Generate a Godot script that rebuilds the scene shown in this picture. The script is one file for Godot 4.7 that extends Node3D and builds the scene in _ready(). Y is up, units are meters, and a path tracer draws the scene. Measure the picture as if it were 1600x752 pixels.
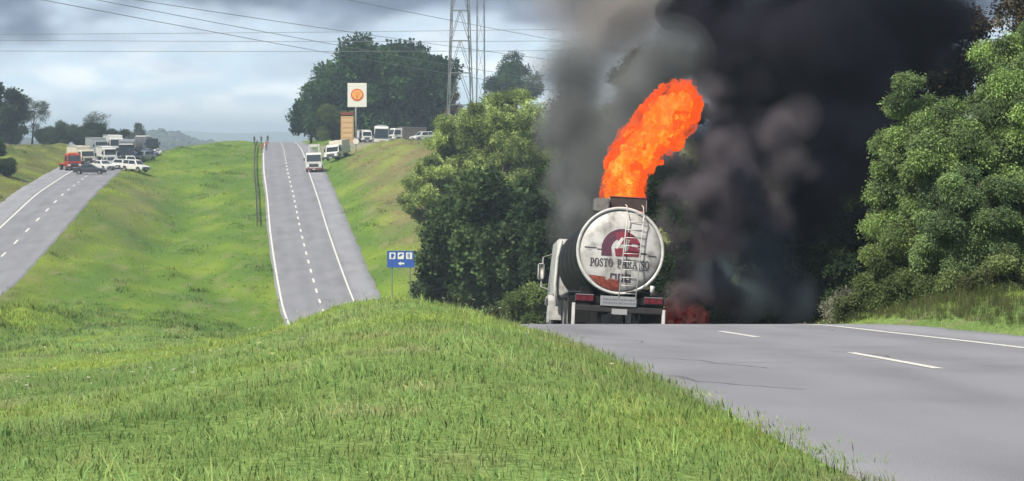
extends Node3D
# World axes: x right, y up, -z away from the photographer. The eye stands at x = 0, z = 0, y = EYE; d means metres ahead (d = -z).

const EYE := 16.0
const STEP := 0.5          # spacing of the road tables, metres
const D0 := -60.0
const D1 := 1400.0

var noise := FastNoiseLite.new()
var noise2 := FastNoiseLite.new()
var rng := RandomNumberGenerator.new()
var tab := {}
var taken := {}
var M := {}
var meshes := {}

# ---------------------------------------------------------------- small helpers
func lin(r: float, g: float, b: float) -> Color:
	return Color(r, g, b).linear_to_srgb()

func ss(a: float, b: float, t: float) -> float:
	var u := clampf((t - a) / (b - a), 0.0, 1.0)
	return u * u * (3.0 - 2.0 * u)

func table(pts: Array) -> PackedFloat32Array:
	var out := PackedFloat32Array()
	var n := int((D1 - D0) / STEP) + 1
	out.resize(n)
	var k := 0
	for i in n:
		var t := D0 + i * STEP
		while k < pts.size() - 2 and t > pts[k + 1].x:
			k += 1
		var p0: Vector2 = pts[maxi(k - 1, 0)]
		var p1: Vector2 = pts[k]
		var p2: Vector2 = pts[k + 1]
		var p3: Vector2 = pts[mini(k + 2, pts.size() - 1)]
		var w := p2.x - p1.x
		var m1 := (p2.y - p0.y) / (p2.x - p0.x)
		var m2 := (p3.y - p1.y) / (p3.x - p1.x)
		var u := clampf((t - p1.x) / w, 0.0, 1.0)
		var u2 := u * u
		var u3 := u2 * u
		out[i] = (2 * u3 - 3 * u2 + 1) * p1.y + (u3 - 2 * u2 + u) * w * m1 + (-2 * u3 + 3 * u2) * p2.y + (u3 - u2) * w * m2
	return out

func look(a: PackedFloat32Array, d: float) -> float:
	var f := clampf((d - D0) / STEP, 0.0, a.size() - 1.001)
	var i := int(f)
	return lerpf(a[i], a[i + 1], f - i)

func numbered(called: String) -> String:
	if not taken.has(called):
		taken[called] = 0
		return called
	taken[called] += 1
	return "%s_%03d" % [called, taken[called]]

func tag(o: Node3D, label: String, category: String, group := "", kind := "") -> Node3D:
	o.set_meta("label", label)
	if category:
		o.set_meta("category", category)
	if group:
		o.set_meta("group", group)
	if kind:
		o.set_meta("kind", kind)
	return o

func thing(called: String, label: String, category: String, at: Vector3, turn := 0.0, group := "") -> Node3D:
	var o := Node3D.new()
	o.name = numbered(called)
	add_child(o)
	o.position = at
	o.rotation.y = turn
	tag(o, label, category, group)
	return o

func put_mesh(called: String, m: Mesh, material: Material, parent: Node = self) -> MeshInstance3D:
	var o := MeshInstance3D.new()
	o.mesh = m
	o.material_override = material
	o.name = numbered(called) if parent == self else called
	parent.add_child(o, true)
	return o

func obj(called: String, st: SurfaceTool, material: Material, parent: Node = self) -> MeshInstance3D:
	st.generate_normals()
	return put_mesh(called, st.commit(), material, parent)

func dup(o: Node3D, label: String, at: Vector3, turn := 0.0) -> Node3D:
	var c: Node3D = o.duplicate()
	c.name = numbered(str(o.name).rstrip("0123456789").rstrip("_"))
	add_child(c)
	c.position = at
	c.rotation = Vector3(0, turn, 0)
	c.set_meta("label", label)
	return c

func make_st(smooth := false) -> SurfaceTool:
	var st := SurfaceTool.new()
	st.begin(Mesh.PRIMITIVE_TRIANGLES)
	st.set_smooth_group(0 if smooth else -1)
	return st

func tri(st: SurfaceTool, a: Vector3, b: Vector3, c: Vector3) -> void:
	st.add_vertex(a)
	st.add_vertex(b)
	st.add_vertex(c)

func quad(st: SurfaceTool, a: Vector3, b: Vector3, c: Vector3, d: Vector3) -> void:
	tri(st, a, b, c)
	tri(st, a, c, d)

# a box with chamfered edges; sizes in metres
func bx(st: SurfaceTool, c: Vector3, s: Vector3, bevel := 0.01, b := Basis()) -> void:
	var h := s * 0.5
	var e := minf(bevel, minf(h.x, minf(h.y, h.z)) * 0.6)
	var v := func(sx, sy, sz, ax): # corner vertex that lies on the face across axis ax
		var p := Vector3(sx * h.x, sy * h.y, sz * h.z)
		for k in 3:
			if k != ax:
				p[k] -= signf(p[k]) * e
		return c + b * p
	for ax in 3:
		var u := (ax + 1) % 3
		var w := (ax + 2) % 3
		for sg in [-1.0, 1.0]:
			var q := []
			for t in [[-1.0, -1.0], [1.0, -1.0], [1.0, 1.0], [-1.0, 1.0]]:
				var s3 := Vector3()
				s3[ax] = sg
				s3[u] = t[0]
				s3[w] = t[1]
				q.append(v.call(s3.x, s3.y, s3.z, ax))
			if sg > 0:
				quad(st, q[3], q[2], q[1], q[0])
			else:
				quad(st, q[0], q[1], q[2], q[3])
	if e < 0.0005:
		return
	for ax in 3: # the twelve edge strips, each along axis ax
		var u := (ax + 1) % 3
		var w := (ax + 2) % 3
		for t in [[-1.0, -1.0], [1.0, -1.0], [1.0, 1.0], [-1.0, 1.0]]:
			var lo := Vector3()
			lo[ax] = -1.0
			lo[u] = t[0]
			lo[w] = t[1]
			var hi := lo
			hi[ax] = 1.0
			var p1 = v.call(lo.x, lo.y, lo.z, u)
			var p2 = v.call(hi.x, hi.y, hi.z, u)
			var p3 = v.call(hi.x, hi.y, hi.z, w)
			var p4 = v.call(lo.x, lo.y, lo.z, w)
			if t[0] * t[1] > 0:
				quad(st, p4, p3, p2, p1)
			else:
				quad(st, p1, p2, p3, p4)
	for sx in [-1.0, 1.0]:
		for sy in [-1.0, 1.0]:
			for sz in [-1.0, 1.0]:
				var p = [v.call(sx, sy, sz, 0), v.call(sx, sy, sz, 1), v.call(sx, sy, sz, 2)]
				if sx * sy * sz > 0:
					tri(st, p[2], p[1], p[0])
				else:
					tri(st, p[0], p[1], p[2])

func frame_of(dir: Vector3) -> Basis:
	var up := Vector3.UP if absf(dir.normalized().y) < 0.95 else Vector3.RIGHT
	var x := up.cross(dir).normalized()
	return Basis(x, dir.cross(x).normalized(), dir.normalized())

func tube(st: SurfaceTool, pts: Array, radii: Array, sides := 8, caps := true) -> void:
	var rings := []
	for i in pts.size():
		var dir: Vector3 = pts[mini(i + 1, pts.size() - 1)] - pts[maxi(i - 1, 0)]
		var b := frame_of(dir)
		var ring := []
		for k in sides:
			var a := TAU * k / sides
			ring.append(pts[i] + (b.x * cos(a) + b.y * sin(a)) * radii[mini(i, radii.size() - 1)])
		rings.append(ring)
	for i in pts.size() - 1:
		for k in sides:
			var k2 := (k + 1) % sides
			quad(st, rings[i][k2], rings[i + 1][k2], rings[i + 1][k], rings[i][k])
	if caps:
		var last := pts.size() - 1
		for k in range(1, sides - 1):
			tri(st, rings[0][k + 1], rings[0][k], rings[0][0])
			tri(st, rings[last][0], rings[last][k], rings[last][k + 1])

func bar(st: SurfaceTool, a: Vector3, b: Vector3, r: float, sides := 6) -> void:
	tube(st, [a, b], [r], sides)

# profile of (radius, along) turned round the z axis of the given transform
func lathe(st: SurfaceTool, profile: Array, sides: int, t: Transform3D) -> void:
	for i in profile.size() - 1:
		for k in sides:
			var a := TAU * k / sides
			var b := TAU * (k + 1) / sides
			var p: Vector2 = profile[i]
			var q: Vector2 = profile[i + 1]
			var v1 := t * Vector3(cos(a) * p.x, sin(a) * p.x, p.y)
			var v2 := t * Vector3(cos(b) * p.x, sin(b) * p.x, p.y)
			var v3 := t * Vector3(cos(b) * q.x, sin(b) * q.x, q.y)
			var v4 := t * Vector3(cos(a) * q.x, sin(a) * q.x, q.y)
			if p.x > 0.0001:
				tri(st, v2, v3, v1) if q.x < 0.0001 else quad(st, v1, v2, v3, v4)
			else:
				tri(st, v1, v3, v4)

func inset(poly: PackedVector2Array, by: float) -> PackedVector2Array:
	var out := PackedVector2Array()
	var n := poly.size()
	var sgn := -1.0 if Geometry2D.is_polygon_clockwise(poly) else 1.0
	for i in n:
		var e1 := (poly[i] - poly[(i + n - 1) % n]).normalized()
		var e2 := (poly[(i + 1) % n] - poly[i]).normalized()
		var nn := Vector2(-e1.y - e2.y, e1.x + e2.x).normalized()
		out.append(poly[i] + nn * by * sgn)
	return out

# a side profile of (z, y) points drawn out across x; half-width shrinks by lean per metre above the height from; edges bevelled
func prism(st: SurfaceTool, poly: PackedVector2Array, hw: float, bevel := 0.04, lean := 0.0, from := 0.0, x0 := 0.0) -> void:
	var small := inset(poly, bevel)
	var n := poly.size()
	var rings := []
	for r in 4:
		var ring := []
		for i in n:
			var p: Vector2 = small[i] if r == 0 or r == 3 else poly[i]
			var w := hw - lean * maxf(0.0, poly[i].y - from) - (0.0 if r == 0 or r == 3 else bevel)
			ring.append(Vector3(x0 + (-w if r < 2 else w), p.y, p.x))
		rings.append(ring)
	var idx := Geometry2D.triangulate_polygon(small)
	var cw := Geometry2D.is_polygon_clockwise(poly)
	for r in 3:
		for i in n:
			var j := (i + 1) % n
			if cw:
				quad(st, rings[r][j], rings[r + 1][j], rings[r + 1][i], rings[r][i])
			else:
				quad(st, rings[r][i], rings[r + 1][i], rings[r + 1][j], rings[r][j])
	for k in range(0, idx.size(), 3):
		tri(st, rings[0][idx[k]], rings[0][idx[k + 1]], rings[0][idx[k + 2]])
		tri(st, rings[3][idx[k + 2]], rings[3][idx[k + 1]], rings[3][idx[k]])

# a flat outline in the xy plane with thickness along z (front at z = depth)
func plate(st: SurfaceTool, poly: PackedVector2Array, depth: float, t := Transform3D()) -> void:
	var idx := Geometry2D.triangulate_polygon(poly)
	for k in range(0, idx.size(), 3):
		var a := poly[idx[k]]
		var b := poly[idx[k + 1]]
		var c := poly[idx[k + 2]]
		tri(st, t * Vector3(a.x, a.y, depth), t * Vector3(c.x, c.y, depth), t * Vector3(b.x, b.y, depth))
		tri(st, t * Vector3(a.x, a.y, 0), t * Vector3(b.x, b.y, 0), t * Vector3(c.x, c.y, 0))
	for i in poly.size():
		var p := poly[i]
		var q := poly[(i + 1) % poly.size()]
		quad(st, t * Vector3(p.x, p.y, 0), t * Vector3(p.x, p.y, depth), t * Vector3(q.x, q.y, depth), t * Vector3(q.x, q.y, 0))

func ntex(freq: float, octaves: int, stops: Array, size := 256, kind := FastNoiseLite.TYPE_SIMPLEX_SMOOTH, seed_ := 1) -> NoiseTexture2D:
	var n := FastNoiseLite.new()
	n.seed = seed_
	n.noise_type = kind
	n.frequency = freq
	n.fractal_octaves = octaves
	var g := Gradient.new()
	var offs := PackedFloat32Array()
	var cols := PackedColorArray()
	for s in stops:
		offs.append(s[0])
		cols.append(s[1])
	g.offsets = offs
	g.colors = cols
	var t := NoiseTexture2D.new()
	t.width = size
	t.height = size
	t.seamless = true
	t.noise = n
	t.color_ramp = g
	return t

func grey(v: float) -> Color:
	return Color(v, v, v)

func mat(c: Color, rough := 0.6, metal := 0.0, dirt: Texture2D = null, scale_ := 1.0) -> StandardMaterial3D:
	var m := StandardMaterial3D.new()
	m.albedo_color = c
	m.roughness = rough
	m.metallic = metal
	if dirt:
		m.albedo_texture = dirt
		m.uv1_triplanar = true
		m.uv1_scale = Vector3.ONE * scale_
	return m

# ---------------------------------------------------------------- the scene
func _ready() -> void:
	noise.seed = 7
	noise.frequency = 1.0
	noise.fractal_octaves = 3
	noise2.seed = 21
	noise2.frequency = 1.0
	noise2.fractal_octaves = 5
	rng.seed = 4711

	# camera: a long lens held level, the frame shifted down
	var cam := Camera3D.new()
	cam.name = "camera"
	cam.position = Vector3(0, EYE, 0)
	cam.projection = Camera3D.PROJECTION_FRUSTUM
	cam.near = 0.5
	cam.far = 20000.0
	cam.size = 0.5 * 0.188
	cam.frustum_offset = Vector2(0, -0.5 * 0.0385)
	add_child(cam)
	cam.current = true

	# air, sky and exposure
	var we := WorldEnvironment.new()
	we.name = "air"
	var e := Environment.new()
	e.background_mode = Environment.BG_SKY
	e.sky = Sky.new()
	e.sky.sky_material = make_sky()
	e.tonemap_mode = Environment.TONE_MAPPER_LINEAR
	e.tonemap_exposure = 1.8
	e.fog_enabled = true
	e.fog_density = 0.0003
	e.fog_light_color = Color(0.82, 0.91, 0.98)
	e.volumetric_fog_enabled = true
	e.volumetric_fog_density = 0.0
	e.sdfgi_enabled = true
	e.ssao_enabled = true
	e.ssil_enabled = true
	we.environment = e
	add_child(we)

	# veiled sun, high, behind the photographer's left shoulder
	var sun := DirectionalLight3D.new()
	sun.name = "sun"
	sun.light_energy = 1.35
	sun.light_color = Color(1.0, 0.965, 0.9)
	sun.light_angular_distance = 4.0
	sun.shadow_enabled = true
	sun.rotation_degrees = Vector3(-52, -38, 0)
	add_child(sun)

	make_tables()
	make_materials()
	make_ground()
	make_roads()
	make_grass()
	make_vegetation()
	make_pylons()
	make_signs()
	make_traffic()
	make_tanker()
	make_fire()
	make_people()

func make_sky() -> PanoramaSkyMaterial:
	var w := 4096
	var h := 2048
	var im := Image.create(512, 256, false, Image.FORMAT_RGB8)
	for y in 256:
		for x in 512:
			im.set_pixel(x, y, sky_color((x + 0.5) / 512.0, 90.0 - (y + 0.5) / 256.0 * 180.0))
	im.resize(w, h, Image.INTERPOLATE_CUBIC)
	var hi := h / 2
	for y in range(hi - 84, hi + 6): # finer rows near the horizon, where clouds are seen edge-on
		for x in w:
			im.set_pixel(x, y, sky_color((x + 0.5) / w, 90.0 - (y + 0.5) / h * 180.0))
	var m := PanoramaSkyMaterial.new()
	m.panorama = ImageTexture.create_from_image(im)
	m.energy_multiplier = 0.95
	return m

# turn: 0..1 round the horizon from straight ahead; el: degrees of elevation
func sky_color(turn: float, el: float) -> Color:
	var a := turn * TAU
	var up := maxf(el, 0.0)
	var r := 26.0 # cloud cells near the horizon are a few degrees wide and a degree high
	var stretch := up * 1.15 + pow(up, 0.8) * 0.4 if up < 12.0 else 16.7 + (up - 12.0) * 0.45
	var p := Vector3(sin(a) * r, stretch, cos(a) * r) * cos(deg_to_rad(up)) if up > 30.0 else Vector3(sin(a) * r, stretch, cos(a) * r)
	var n := noise2.get_noise_3dv(p * 0.42 + Vector3(3.1, 0.35, 7.7))
	var n2 := noise.get_noise_3dv(p * 1.3 + Vector3(11, 4, 2))
	var pale := Color(0.745, 0.82, 0.865)
	var white := Color(0.90, 0.92, 0.93)
	var mid := Color(0.60, 0.655, 0.72)
	var dark := Color(0.345, 0.39, 0.475)
	var low := ss(0.0, 0.8, up)
	var c := pale.lerp(white, clampf(0.5 + n2 * 2.6, 0.0, 1.0) * low)
	c = c.lerp(mid, clampf(ss(1.3, 2.7, up + n * 1.3 + n2 * 0.5), 0.0, 1.0) * 0.8)
	c = c.lerp(dark, ss(2.3, 3.15, up + n * 1.1 + n2 * 0.4) * 0.97)
	if up > 3.5: # broken brighter gaps in the cloud deck overhead
		c = c.lerp(Color(0.78, 0.83, 0.87), ss(0.0, 0.5, n + n2 * 0.4) * ss(3.5, 9.0, up) * 0.85)
	return c

func make_tables() -> void:
	tab.xr = table([Vector2(-60, 7.2), Vector2(-20, 6.6), Vector2(0, 6.3), Vector2(15, 5.9), Vector2(32, 5.3), Vector2(42, 4.75), Vector2(52, 4.05), Vector2(60, 3.5), Vector2(69, 2.95), Vector2(80, 2.2), Vector2(110, -0.8), Vector2(150, -6.0), Vector2(190, -11.7), Vector2(215, -15.0), Vector2(235, -17.6), Vector2(290, -23.8), Vector2(342, -29.2), Vector2(388, -34.1), Vector2(480, -43.0), Vector2(645, -58.5), Vector2(800, -74), Vector2(1400, -135)])
	tab.hr = table([Vector2(-60, 1.7), Vector2(-20, -0.26), Vector2(0, -1.25), Vector2(30, -2.73), Vector2(50, -3.72), Vector2(57, -4.08), Vector2(63, -4.5), Vector2(69, -5.13), Vector2(80, -6.4), Vector2(110, -9.4), Vector2(150, -13.0), Vector2(185, -15.3), Vector2(213, -15.8), Vector2(235, -14.8), Vector2(262, -12.8), Vector2(290, -10.7), Vector2(342, -7.2), Vector2(388, -4.07), Vector2(430, -1.95), Vector2(480, -0.85), Vector2(560, -0.25), Vector2(645, 0.0), Vector2(720, -0.6), Vector2(850, -5), Vector2(1400, -26)])
	tab.xl = table([Vector2(-60, -46), Vector2(150, -48), Vector2(215, -48.6), Vector2(250, -49.9), Vector2(307, -53.8), Vector2(370, -60.5), Vector2(430, -66.8), Vector2(480, -71.2), Vector2(560, -79), Vector2(800, -104), Vector2(1400, -168)])
	tab.hl = table([Vector2(-60, -9), Vector2(100, -13.4), Vector2(150, -14.4), Vector2(200, -14.2), Vector2(228, -13.3), Vector2(250, -11.2), Vector2(280, -8.3), Vector2(307, -6.2), Vector2(340, -5.0), Vector2(370, -4.2), Vector2(430, -2.5), Vector2(480, -2.0), Vector2(560, -2.5), Vector2(645, -4.2), Vector2(800, -10), Vector2(1400, -26)])
	tab.sh = table([Vector2(-60, 5.1), Vector2(60, 5.1), Vector2(150, 5.6), Vector2(300, 5.9), Vector2(480, 5.4), Vector2(1400, 5.4)])
	tab.swale = table([Vector2(-60, 0.0), Vector2(0, 0.0), Vector2(12, 0.1), Vector2(45, -0.95), Vector2(70, -0.65), Vector2(100, 0.6), Vector2(150, 2.0), Vector2(200, 1.6), Vector2(235, 0.3), Vector2(270, -0.4), Vector2(340, -0.7), Vector2(450, -0.3), Vector2(600, 0.0), Vector2(1400, 0)])
	tab.mound = table([Vector2(-60, 0.0), Vector2(0, 0.1), Vector2(12, 0.25), Vector2(30, 0.5), Vector2(45, 0.62), Vector2(55, 0.66), Vector2(63, 0.6), Vector2(78, 0.2), Vector2(100, 0.0), Vector2(1400, 0)])
	tab.bank = table([Vector2(-60, 1.0), Vector2(60, 1.2), Vector2(100, 2.0), Vector2(200, 2.6), Vector2(300, 4.2), Vector2(388, 3.7), Vector2(430, 1.7), Vector2(480, 0.9), Vector2(560, 0.5), Vector2(1400, 0.5)])

# height of the land relative to the eye
func land(x: float, d: float) -> float:
	var dd := minf(d, 1390.0)
	var hr := look(tab.hr, dd)
	var xr := look(tab.xr, dd)
	var xe := xr - 3.9
	var xs := xr + look(tab.sh, dd)
	var h := hr
	var off := 0.0 # distance from the nearest pavement
	if x < xe:
		var hl := look(tab.hl, dd)
		var xl := look(tab.xl, dd)
		var xlr := xl + 3.9
		var w := xe - xlr
		var s := xe - x
		if s < w:
			var sm := minf(12.0, 0.5 * w)
			var hm := hr + look(tab.swale, dd)
			if s < sm:
				h = lerpf(hr, hm, ss(0.0, sm, s))
			else:
				h = lerpf(hm, hl, ss(sm, w, s) * 0.55 + 0.45 * (s - sm) / (w - sm))
			var q := (s - 2.7) / 2.3
			h += look(tab.mound, dd) * exp(-q * q) * ss(0.0, 1.2, s)
			off = minf(s, w - s)
			# ditch and the ruffled bank beside it
			var q1 := (d - 178.0 - (x + 30.0) * 1.2) / 13.0
			var q2 := (x + 27.0) / 9.0
			h -= 0.9 * exp(-q1 * q1 - q2 * q2)
			q1 = (d - 190.0) / 22.0
			q2 = (x + 36.5) / 3.2
			h += 1.1 * exp(-q1 * q1 - q2 * q2)
		else:
			var o := s - w - 10.0 # beyond the far shoulder of the other carriageway
			h = hl
			if o > 0.0:
				h += minf(o * 0.18, 1.7) * ss(240.0, 330.0, dd) * (1.0 - 0.55 * ss(380.0, 480.0, dd)) + minf(o * 0.06, 0.4)
				off = o
			else:
				off = 0.0
	elif x > xs:
		var s := x - xs
		var top := look(tab.bank, dd)
		h = hr + top * (1.0 - exp(-s / (3.0 * maxf(top, 0.5)))) if dd < 250.0 else hr + minf(s * 0.34, top) * ss(0.0, 1.2, s)
		off = s
	if off > 0.0:
		var g := ss(0.0, 5.0, off)
		h += g * (noise.get_noise_2d(x * 0.22, d * 0.16) * lerpf(0.10, 0.28, ss(60.0, 130.0, d)) + noise.get_noise_2d(x * 0.05 + 40.0, d * 0.035) * 0.7 * ss(60.0, 250.0, dd))
		h += g * maxf(0.0, noise.get_noise_2d((x + d * 0.35) * 0.16, (d - x * 0.4) * 0.045 + 90.0)) * 0.7 * ss(90.0, 150.0, dd)
		h += g * noise.get_noise_2d(x * 0.9, d * 0.6) * 0.03
	if d > 700.0: # the land drops to a plain, with wooded hills and a ridge beyond
		h = lerpf(h, -24.0 + noise.get_noise_2d(x * 0.004, d * 0.004) * 6.0, ss(700.0, 1100.0, d))
		var q1 := (d - 2700.0) / 420.0
		var q2 := (x + 372.0) / 60.0
		h += 27.0 * exp(-q1 * q1 - q2 * q2)
		q2 = (x + 570.0) / 125.0
		h += 28.0 * exp(-q1 * q1 - q2 * q2)
		q1 = (d - 2250.0) / 200.0
		q2 = (x + 292.0) / 34.0
		h += 20.0 * exp(-q1 * q1 - q2 * q2)
		q1 = (d - 7600.0) / 1200.0
		h += (50.0 + noise.get_noise_2d(x * 0.0009, 3.0) * 18.0) * exp(-q1 * q1) * (1.0 - 0.3 * ss(-500.0, 1500.0, x))
	return h

func at_ground(x: float, d: float, sink := 0.0) -> Vector3:
	return Vector3(x, EYE + land(x, d) - sink, -d)

func off_road(x: float, d: float) -> float: # metres outside the pavements, negative on them
	var xr := look(tab.xr, d)
	var xl := look(tab.xl, d)
	return minf(maxf(xr - 3.9 - x, x - xr - look(tab.sh, d)), maxf(xl - 6.2 - x, x - xl - 3.9))

func turf(x: float, d: float) -> Color: # the colour the sward itself has here, linear
	var c := Color(0.185, 0.268, 0.094)
	c = c.lerp(Color(0.130, 0.215, 0.042), ss(90.0, 240.0, d))
	var xr := look(tab.xr, minf(d, 1390.0))
	var xl := look(tab.xl, minf(d, 1390.0))
	if d > 150.0 and x > xr + 8.0:
		c = c.lerp(Color(0.225, 0.195, 0.100), ss(7.0, 11.0, x - xr) * ss(190.0, 250.0, d) * clampf(0.85 + noise.get_noise_2d(x * 0.12, d * 0.06), 0.0, 1.0))
	if x < xl - 5.0:
		c = c.lerp(Color(0.165, 0.155, 0.066), 0.85)
	elif x < xl + 9.0 and d > 180.0:
		c = c.lerp(Color(0.15, 0.165, 0.055), 0.6 * (1.0 - ss(4.0, 9.0, x - xl)))
	var n := noise.get_noise_2d(x * 0.35 + 5.0, d * 0.22)
	var n2 := noise.get_noise_2d(x * 0.09 - 9.0, d * 0.05)
	c = c.lerp(Color(0.29, 0.265, 0.165), clampf(n * 1.3 - 0.22, 0.0, 0.65))
	c = c.lerp(Color(0.25, 0.235, 0.125), 0.75 * exp(-pow((x - xl - 8.5) / 2.6, 2.0) - pow((d - 318.0) / 40.0, 2.0)))
	c = c.lerp(Color(0.095, 0.17, 0.055), clampf(-n2 * 1.2 - 0.08, 0.0, 0.6))
	c = c.lerp(Color(0.25, 0.33, 0.055), clampf(n2 * 1.4 - 0.12, 0.0, 0.65))
	var yard := ss(3.5, 5.0, x - xr - 1.5) * (1.0 - ss(22.0, 28.0, x - xr)) if d > 300.0 and d < 480.0 else 0.0
	yard = clampf(yard, 0.0, 1.0) * ss(404.0, 412.0, d) * (1.0 - ss(450.0, 465.0, d))
	c = c.lerp(Color(0.30, 0.285, 0.255), yard * 0.9)
	if d > 700.0:
		c = c.lerp(Color(0.06, 0.095, 0.045), ss(700.0, 1000.0, d))
	return c

func make_materials() -> void:
	M.dirt = ntex(0.02, 4, [[0.0, grey(0.72)], [0.45, grey(0.92)], [1.0, grey(1.0)]], 256, FastNoiseLite.TYPE_SIMPLEX_SMOOTH, 3)
	M.speck = ntex(0.09, 4, [[0.0, grey(0.62)], [0.5, grey(0.9)], [1.0, grey(1.0)]], 512, FastNoiseLite.TYPE_SIMPLEX, 5)
	var sward := StandardMaterial3D.new()
	sward.vertex_color_use_as_albedo = true
	sward.roughness = 1.0
	sward.metallic_specular = 0.1
	sward.albedo_texture = ntex(0.05, 5, [[0.0, Color(0.45, 0.48, 0.4)], [0.4, Color(0.82, 0.84, 0.78)], [0.75, Color(1, 1, 1)], [1.0, Color(1, 0.98, 0.82)]], 512, FastNoiseLite.TYPE_SIMPLEX, 9)
	sward.uv1_triplanar = true
	sward.uv1_world_triplanar = true
	sward.uv1_scale = Vector3.ONE * 0.28
	M.sward = sward
	var asphalt := StandardMaterial3D.new()
	asphalt.vertex_color_use_as_albedo = true
	asphalt.roughness = 0.92
	asphalt.metallic_specular = 0.3
	asphalt.albedo_texture = ntex(0.09, 5, [[0.0, grey(0.55)], [0.3, grey(0.82)], [0.55, grey(0.95)], [1.0, grey(1.0)]], 512, FastNoiseLite.TYPE_SIMPLEX, 11)
	asphalt.uv1_triplanar = true
	asphalt.uv1_world_triplanar = true
	asphalt.uv1_scale = Vector3(1.3, 1.3, 1.3)
	asphalt.detail_enabled = true
	asphalt.detail_blend_mode = BaseMaterial3D.BLEND_MODE_MUL
	asphalt.detail_albedo = ntex(0.012, 4, [[0.0, grey(0.88)], [0.35, grey(0.95)], [0.6, grey(0.985)], [1.0, grey(1.0)]], 256, FastNoiseLite.TYPE_SIMPLEX_SMOOTH, 13)
	asphalt.detail_uv_layer = BaseMaterial3D.DETAIL_UV_2
	asphalt.uv2_triplanar = true
	asphalt.uv2_world_triplanar = true
	asphalt.uv2_scale = Vector3(0.11, 0.1, 0.035)
	M.asphalt = asphalt
	M.paint = mat(lin(0.74, 0.74, 0.70), 0.7, 0.0, ntex(0.08, 4, [[0.0, grey(0.45)], [0.3, grey(0.72)], [0.5, grey(0.92)], [1.0, grey(1.0)]], 256, FastNoiseLite.TYPE_SIMPLEX, 15), 0.9)
	M.paint.uv1_world_triplanar = true
	M.white = mat(lin(0.62, 0.63, 0.62), 0.35, 0.0, M.dirt, 0.5)
	M.cream = mat(lin(0.60, 0.57, 0.47), 0.45, 0.0, M.dirt, 0.5)
	M.red = mat(lin(0.40, 0.045, 0.035), 0.35, 0.0, M.dirt, 0.5)
	M.charcoal = mat(lin(0.055, 0.062, 0.075), 0.3, 0.2, M.dirt, 0.5)
	M.silver = mat(lin(0.42, 0.44, 0.46), 0.3, 0.5, M.dirt, 0.5)
	M.navy = mat(lin(0.03, 0.04, 0.07), 0.35, 0.0, M.dirt, 0.5)
	M.steel = mat(lin(0.30, 0.31, 0.32), 0.45, 0.7, M.dirt, 0.8)
	M.galv = mat(lin(0.20, 0.215, 0.22), 0.6, 0.4, M.dirt, 0.3)
	M.black = mat(lin(0.012, 0.012, 0.013), 0.7)
	M.black.metallic_specular = 0.25
	M.rubber = mat(lin(0.022, 0.022, 0.023), 0.85, 0.0, M.dirt, 2.0)
	M.glass = mat(lin(0.018, 0.026, 0.032), 0.08, 0.0)
	M.glass.metallic_specular = 0.7
	M.lens = mat(lin(0.75, 0.77, 0.78), 0.12, 0.1)
	M.tail = mat(lin(0.10, 0.007, 0.012), 0.3)
	M.amber = mat(lin(0.6, 0.22, 0.02), 0.25)
	M.plate = mat(lin(0.66, 0.66, 0.64), 0.5, 0.0, M.speck, 2.0)
	M.bark = mat(lin(0.085, 0.068, 0.05), 0.95, 0.0, M.speck, 0.8)

func make_ground() -> void:
	var rows := PackedFloat32Array()
	var d := -40.0
	while d < 9500.0:
		rows.append(d)
		d += 2.0 if d < 6.0 else maxf(0.35, 0.0105 * d)
	var cols := 280
	var st := SurfaceTool.new()
	st.begin(Mesh.PRIMITIVE_TRIANGLES)
	for r in rows.size():
		var dr := rows[r]
		var half := 14.0 + 0.42 * maxf(dr, 0.0)
		for c in cols + 1:
			var t := (c - cols * 0.5) / (cols * 0.5)
			var x := t * half * (0.75 + 0.25 * absf(t))
			var h := land(x, dr)
			if dr < 1300.0:
				var o := off_road(x, dr)
				h -= 0.22 * (1.0 - ss(-0.6, -0.1, o)) + 0.015
			st.set_color(turf(x, dr))
			st.add_vertex(Vector3(x, EYE + h, -dr))
	for r in rows.size() - 1:
		for c in cols:
			var i := r * (cols + 1) + c
			var j := i + cols + 1
			st.add_index(i)
			st.add_index(j)
			st.add_index(j + 1)
			st.add_index(i)
			st.add_index(j + 1)
			st.add_index(i + 1)
	st.generate_normals()
	var g := put_mesh("ground", st.commit(), M.sward)
	tag(g, "grassy ground falling to a dip and rising to a far hilltop", "", "", "structure")

# a strip along a carriageway between offsets a and b from its centre line, lifted above the table height
func strip(st: SurfaceTool, xs: PackedFloat32Array, hs: PackedFloat32Array, from: float, to: float, a: float, b: float, lift: float, step: float) -> void:
	var n := maxi(1, int(round((to - from) / step)))
	for i in n:
		var p := from + (to - from) * i / n
		var q := from + (to - from) * (i + 1) / n
		var yp := EYE + look(hs, p) + lift
		var yq := EYE + look(hs, q) + lift
		var xp := look(xs, p)
		var xq := look(xs, q)
		quad(st, Vector3(xp + a, yp, -p), Vector3(xq + a, yq, -q), Vector3(xq + b, yq, -q), Vector3(xp + b, yp, -p))

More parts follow.
